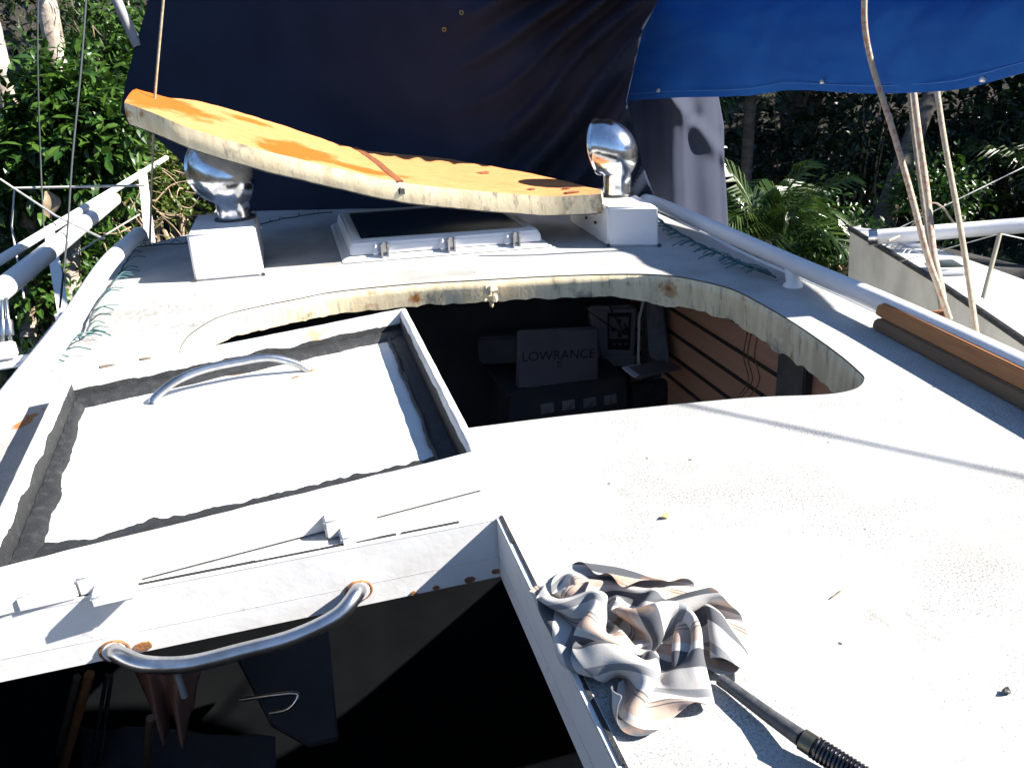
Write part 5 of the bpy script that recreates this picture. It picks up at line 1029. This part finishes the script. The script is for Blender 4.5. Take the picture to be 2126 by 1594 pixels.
# paperbarks
def trunk_tree(pts, rs, label, mat, crown, name='paperbark_tree', cmat=M_grey, csize=.10, ccount=3000, grp=None, seed=1):
    t = empty(name, Vector((pts[-1].x, pts[-1].y, -1)), label, 'tree', grp); sp_ = spline(pts, 8)
    b = B(); rr_ = [interp([(i*8, r) for i, r in enumerate(rs)], k)*(1+.07*nz((k*.7, 0, seed), 1)) for k in range(len(sp_))]; b.tube(sp_, rr_, 16); b.build('trunk', mat, t, True)
    leaves('crown', cmat, t, crown, csize, ccount, .6, .16, seed); return t
D0 = 5.6
trunk_tree([DP(60, -420, D0+.6), DP(86, -120, D0), DP(97, 0, D0), DP(112, 90, D0), DP(126, 180, D0), DP(140, 330, D0), DP(150, 700, D0)], [.072, .068, .066, .068, .06, .06, .07], 'pale peeling paperbark trunk standing whole near the left edge', M_bark,
           [(DP(30, 60, D0+.4), (.6, .5, .5)), (DP(150, -60, D0+.3), (.5, .5, .3)), (DP(20, -450, D0), (1.6, 1.2, .8)), (DP(300, -420, D0), (1.6, 1.2, .8))], grp='paperbark trees to port', seed=3, ccount=5200)
trunk_tree([DP(-120, -320, D0), DP(-50, -60, D0), DP(-12, 90, D0), DP(10, 180, D0), DP(30, 300, D0), DP(60, 700, D0)], [.08, .074, .068, .06, .055, .055], 'thinner pale trunk cut off by the left edge', M_bark,
           [(DP(10, 30, D0+.7), (.5, .4, .3)), (DP(-200, -380, D0), (1.4, 1.2, .9))], grp='paperbark trees to port', seed=5, ccount=3000)
# palms to starboard
def frond(b_, base, d, L_, leaf, n_, rnd, droop=.35, fan=False):
    d = d.normalized(); s_ = d.cross(Vector((0, 0, 1))).normalized(); sp_ = []
    for i in range(n_+1):
        t = i/n_; sp_.append(base+d*L_*t+Vector((0, 0, -droop*L_*t*t)))
    b_.tube(sp_[::2], [.012*(1-.8*i/len(sp_[::2])) for i in range(len(sp_[::2]))], 5)
    for i in range(2, n_+1):
        t = i/n_; fwd = (sp_[i]-sp_[i-1]).normalized(); ll = leaf*math.sin(math.pi*(.15+.8*t))**.6
        for sg in (-1, 1):
            o_ = (s_*sg*(1-.35*t)+fwd*(.55+.5*t)+Vector((0, 0, .18+rnd.gauss(0, .1)))).normalized(); w_ = fwd*.013*(ll/.4)**.5
            p = sp_[i]; m1 = p+o_*ll*.5; m2 = p+o_*ll+Vector((0, 0, -ll*.35)); m1w = fwd*.018
            b_.add([p-w_*.5, p+w_*.5, m1+m1w*.6, m2, m1-m1w*.6], [(0, 1, 2, 4), (4, 2, 3)])
def palm(c, nf, L_, leaf, label, seed, mat=M_palm, trunk_to=-2., bias=0, elev=(.25, 1.35), grp='palms on the far bank', lean=0):
    rnd = random.Random(seed); t = empty('palm_tree', Vector((c.x, c.y, -1)), label, 'palm', grp)
    b = B(); b.tube(spline([c, c+Vector((lean*.3, 0, -.7)), Vector((c.x+lean, c.y, trunk_to))], 6), .07, 12); b.build('trunk', M_bark2, t, True)
    for k in range(nf):
        a_ = k/nf*6.283+rnd.uniform(-.25, .25); e_ = rnd.uniform(*elev); d = Vector((math.cos(a_)*math.cos(e_), math.sin(a_)*math.cos(e_), math.sin(e_)))
        b = B(); frond(b, c, d, L_*rnd.uniform(.75, 1.1), leaf, 30, rnd, rnd.uniform(.35, .8)); b.build('frond', mat, t)
palm(DP(1585, 500, 6.6), 17, 1.0, .42, 'low green palm spreading just right of the dark canvas', 3, bias=0)
palm(DP(1560, 175, 9.2), 13, 1.35, .5, 'taller palm whose fronds hang below the blue cover next to the canvas', 4)
palm(DP(2190, 420, 8.6), 13, 1.5, .5, 'yellow green palm leaning in from the right edge', 6)
palm(DP(2050, 120, 10.5), 13, 1.7, .55, 'dark palm high behind the ropes', 7)
trunk_tree([DP(1960, 150, 8.4), DP(1915, 240, 8.2), DP(1880, 330, 8.0), DP(1845, 430, 7.8), DP(1815, 520, 7.8)], [.085, .09, .10, .11, .12], 'dark leaning ringed trunk behind the thick ropes', M_bark2,
           [(DP(1990, -150, 8.6), (1.4, 1.0, .8))], name='leaning_tree', cmat=M_leafB, csize=.14, ccount=2600, seed=9)
grp_s = 'leafy shrubs on the bank to starboard'
shrub(1730, 510, 7.0, 110, M_leafA, 'small bright shrub between the low palm and the catamaran bow', 1700, .075, grp_s, 11)
shrub(1930, 400, 7.4, 110, M_leafA, 'ivy like shrub at the foot of the leaning trunk', 1300, .08, grp_s, 12)
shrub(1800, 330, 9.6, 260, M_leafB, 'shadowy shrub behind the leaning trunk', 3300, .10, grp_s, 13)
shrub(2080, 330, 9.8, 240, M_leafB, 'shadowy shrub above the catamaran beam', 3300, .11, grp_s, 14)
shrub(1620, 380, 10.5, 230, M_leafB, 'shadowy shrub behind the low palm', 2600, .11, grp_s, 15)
# wood behind: one mass, from far port to far starboard
spots = []; rnd = random.Random(21)
for k in range(60):
    a_ = -1.15+2.75*k/59; d = rnd.uniform(11.5, 15)
    for z in (-.6, 1.0, 2.8, 4.8): spots.append((Vector((math.sin(a_)*d, math.cos(a_)*d, z+rnd.uniform(-.4, .4))), (1.1, 1.0, 1.15)))
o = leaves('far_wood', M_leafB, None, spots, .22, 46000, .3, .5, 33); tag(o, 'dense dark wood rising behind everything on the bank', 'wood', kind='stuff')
# unseen crowns added to keep the starboard bank in deep shade
def big_tree(x, y, z, h, label, seed):
    t = empty('added_shade_tree', (x, y, z), label, 'tree', 'unseen trees added to shade the far bank'); c = Vector((x, y, z+h))
    branchy(t, Vector((x, y, z)), [c+Vector((1.5, 0, .5)), c+Vector((-1.4, .6, .4)), c+Vector((0, -1.2, .8)), c+Vector((0, 1, .3))], .2, M_bark2)
    rnd = random.Random(seed); sp_ = [(c+Vector((rnd.uniform(-1.7, 1.7), rnd.uniform(-1.7, 1.7), rnd.uniform(-.5, 1.2))), (1.2, 1.2, .8)) for _ in range(9)]
    leaves('crown', M_leafB, t, sp_, .26, 5200, .3, .5, seed)
for i, (x, y, h) in enumerate(((9.5, 7.5, 6.2), (7.4, 11, 6.6), (12.5, 8.5, 6.5), (4.0, 12.6, 7.0), (11, 12, 8))):
    big_tree(x, y, -1.2, h, 'tall dark crowned tree beyond the top of the view, added to shade the wood', 50+i)
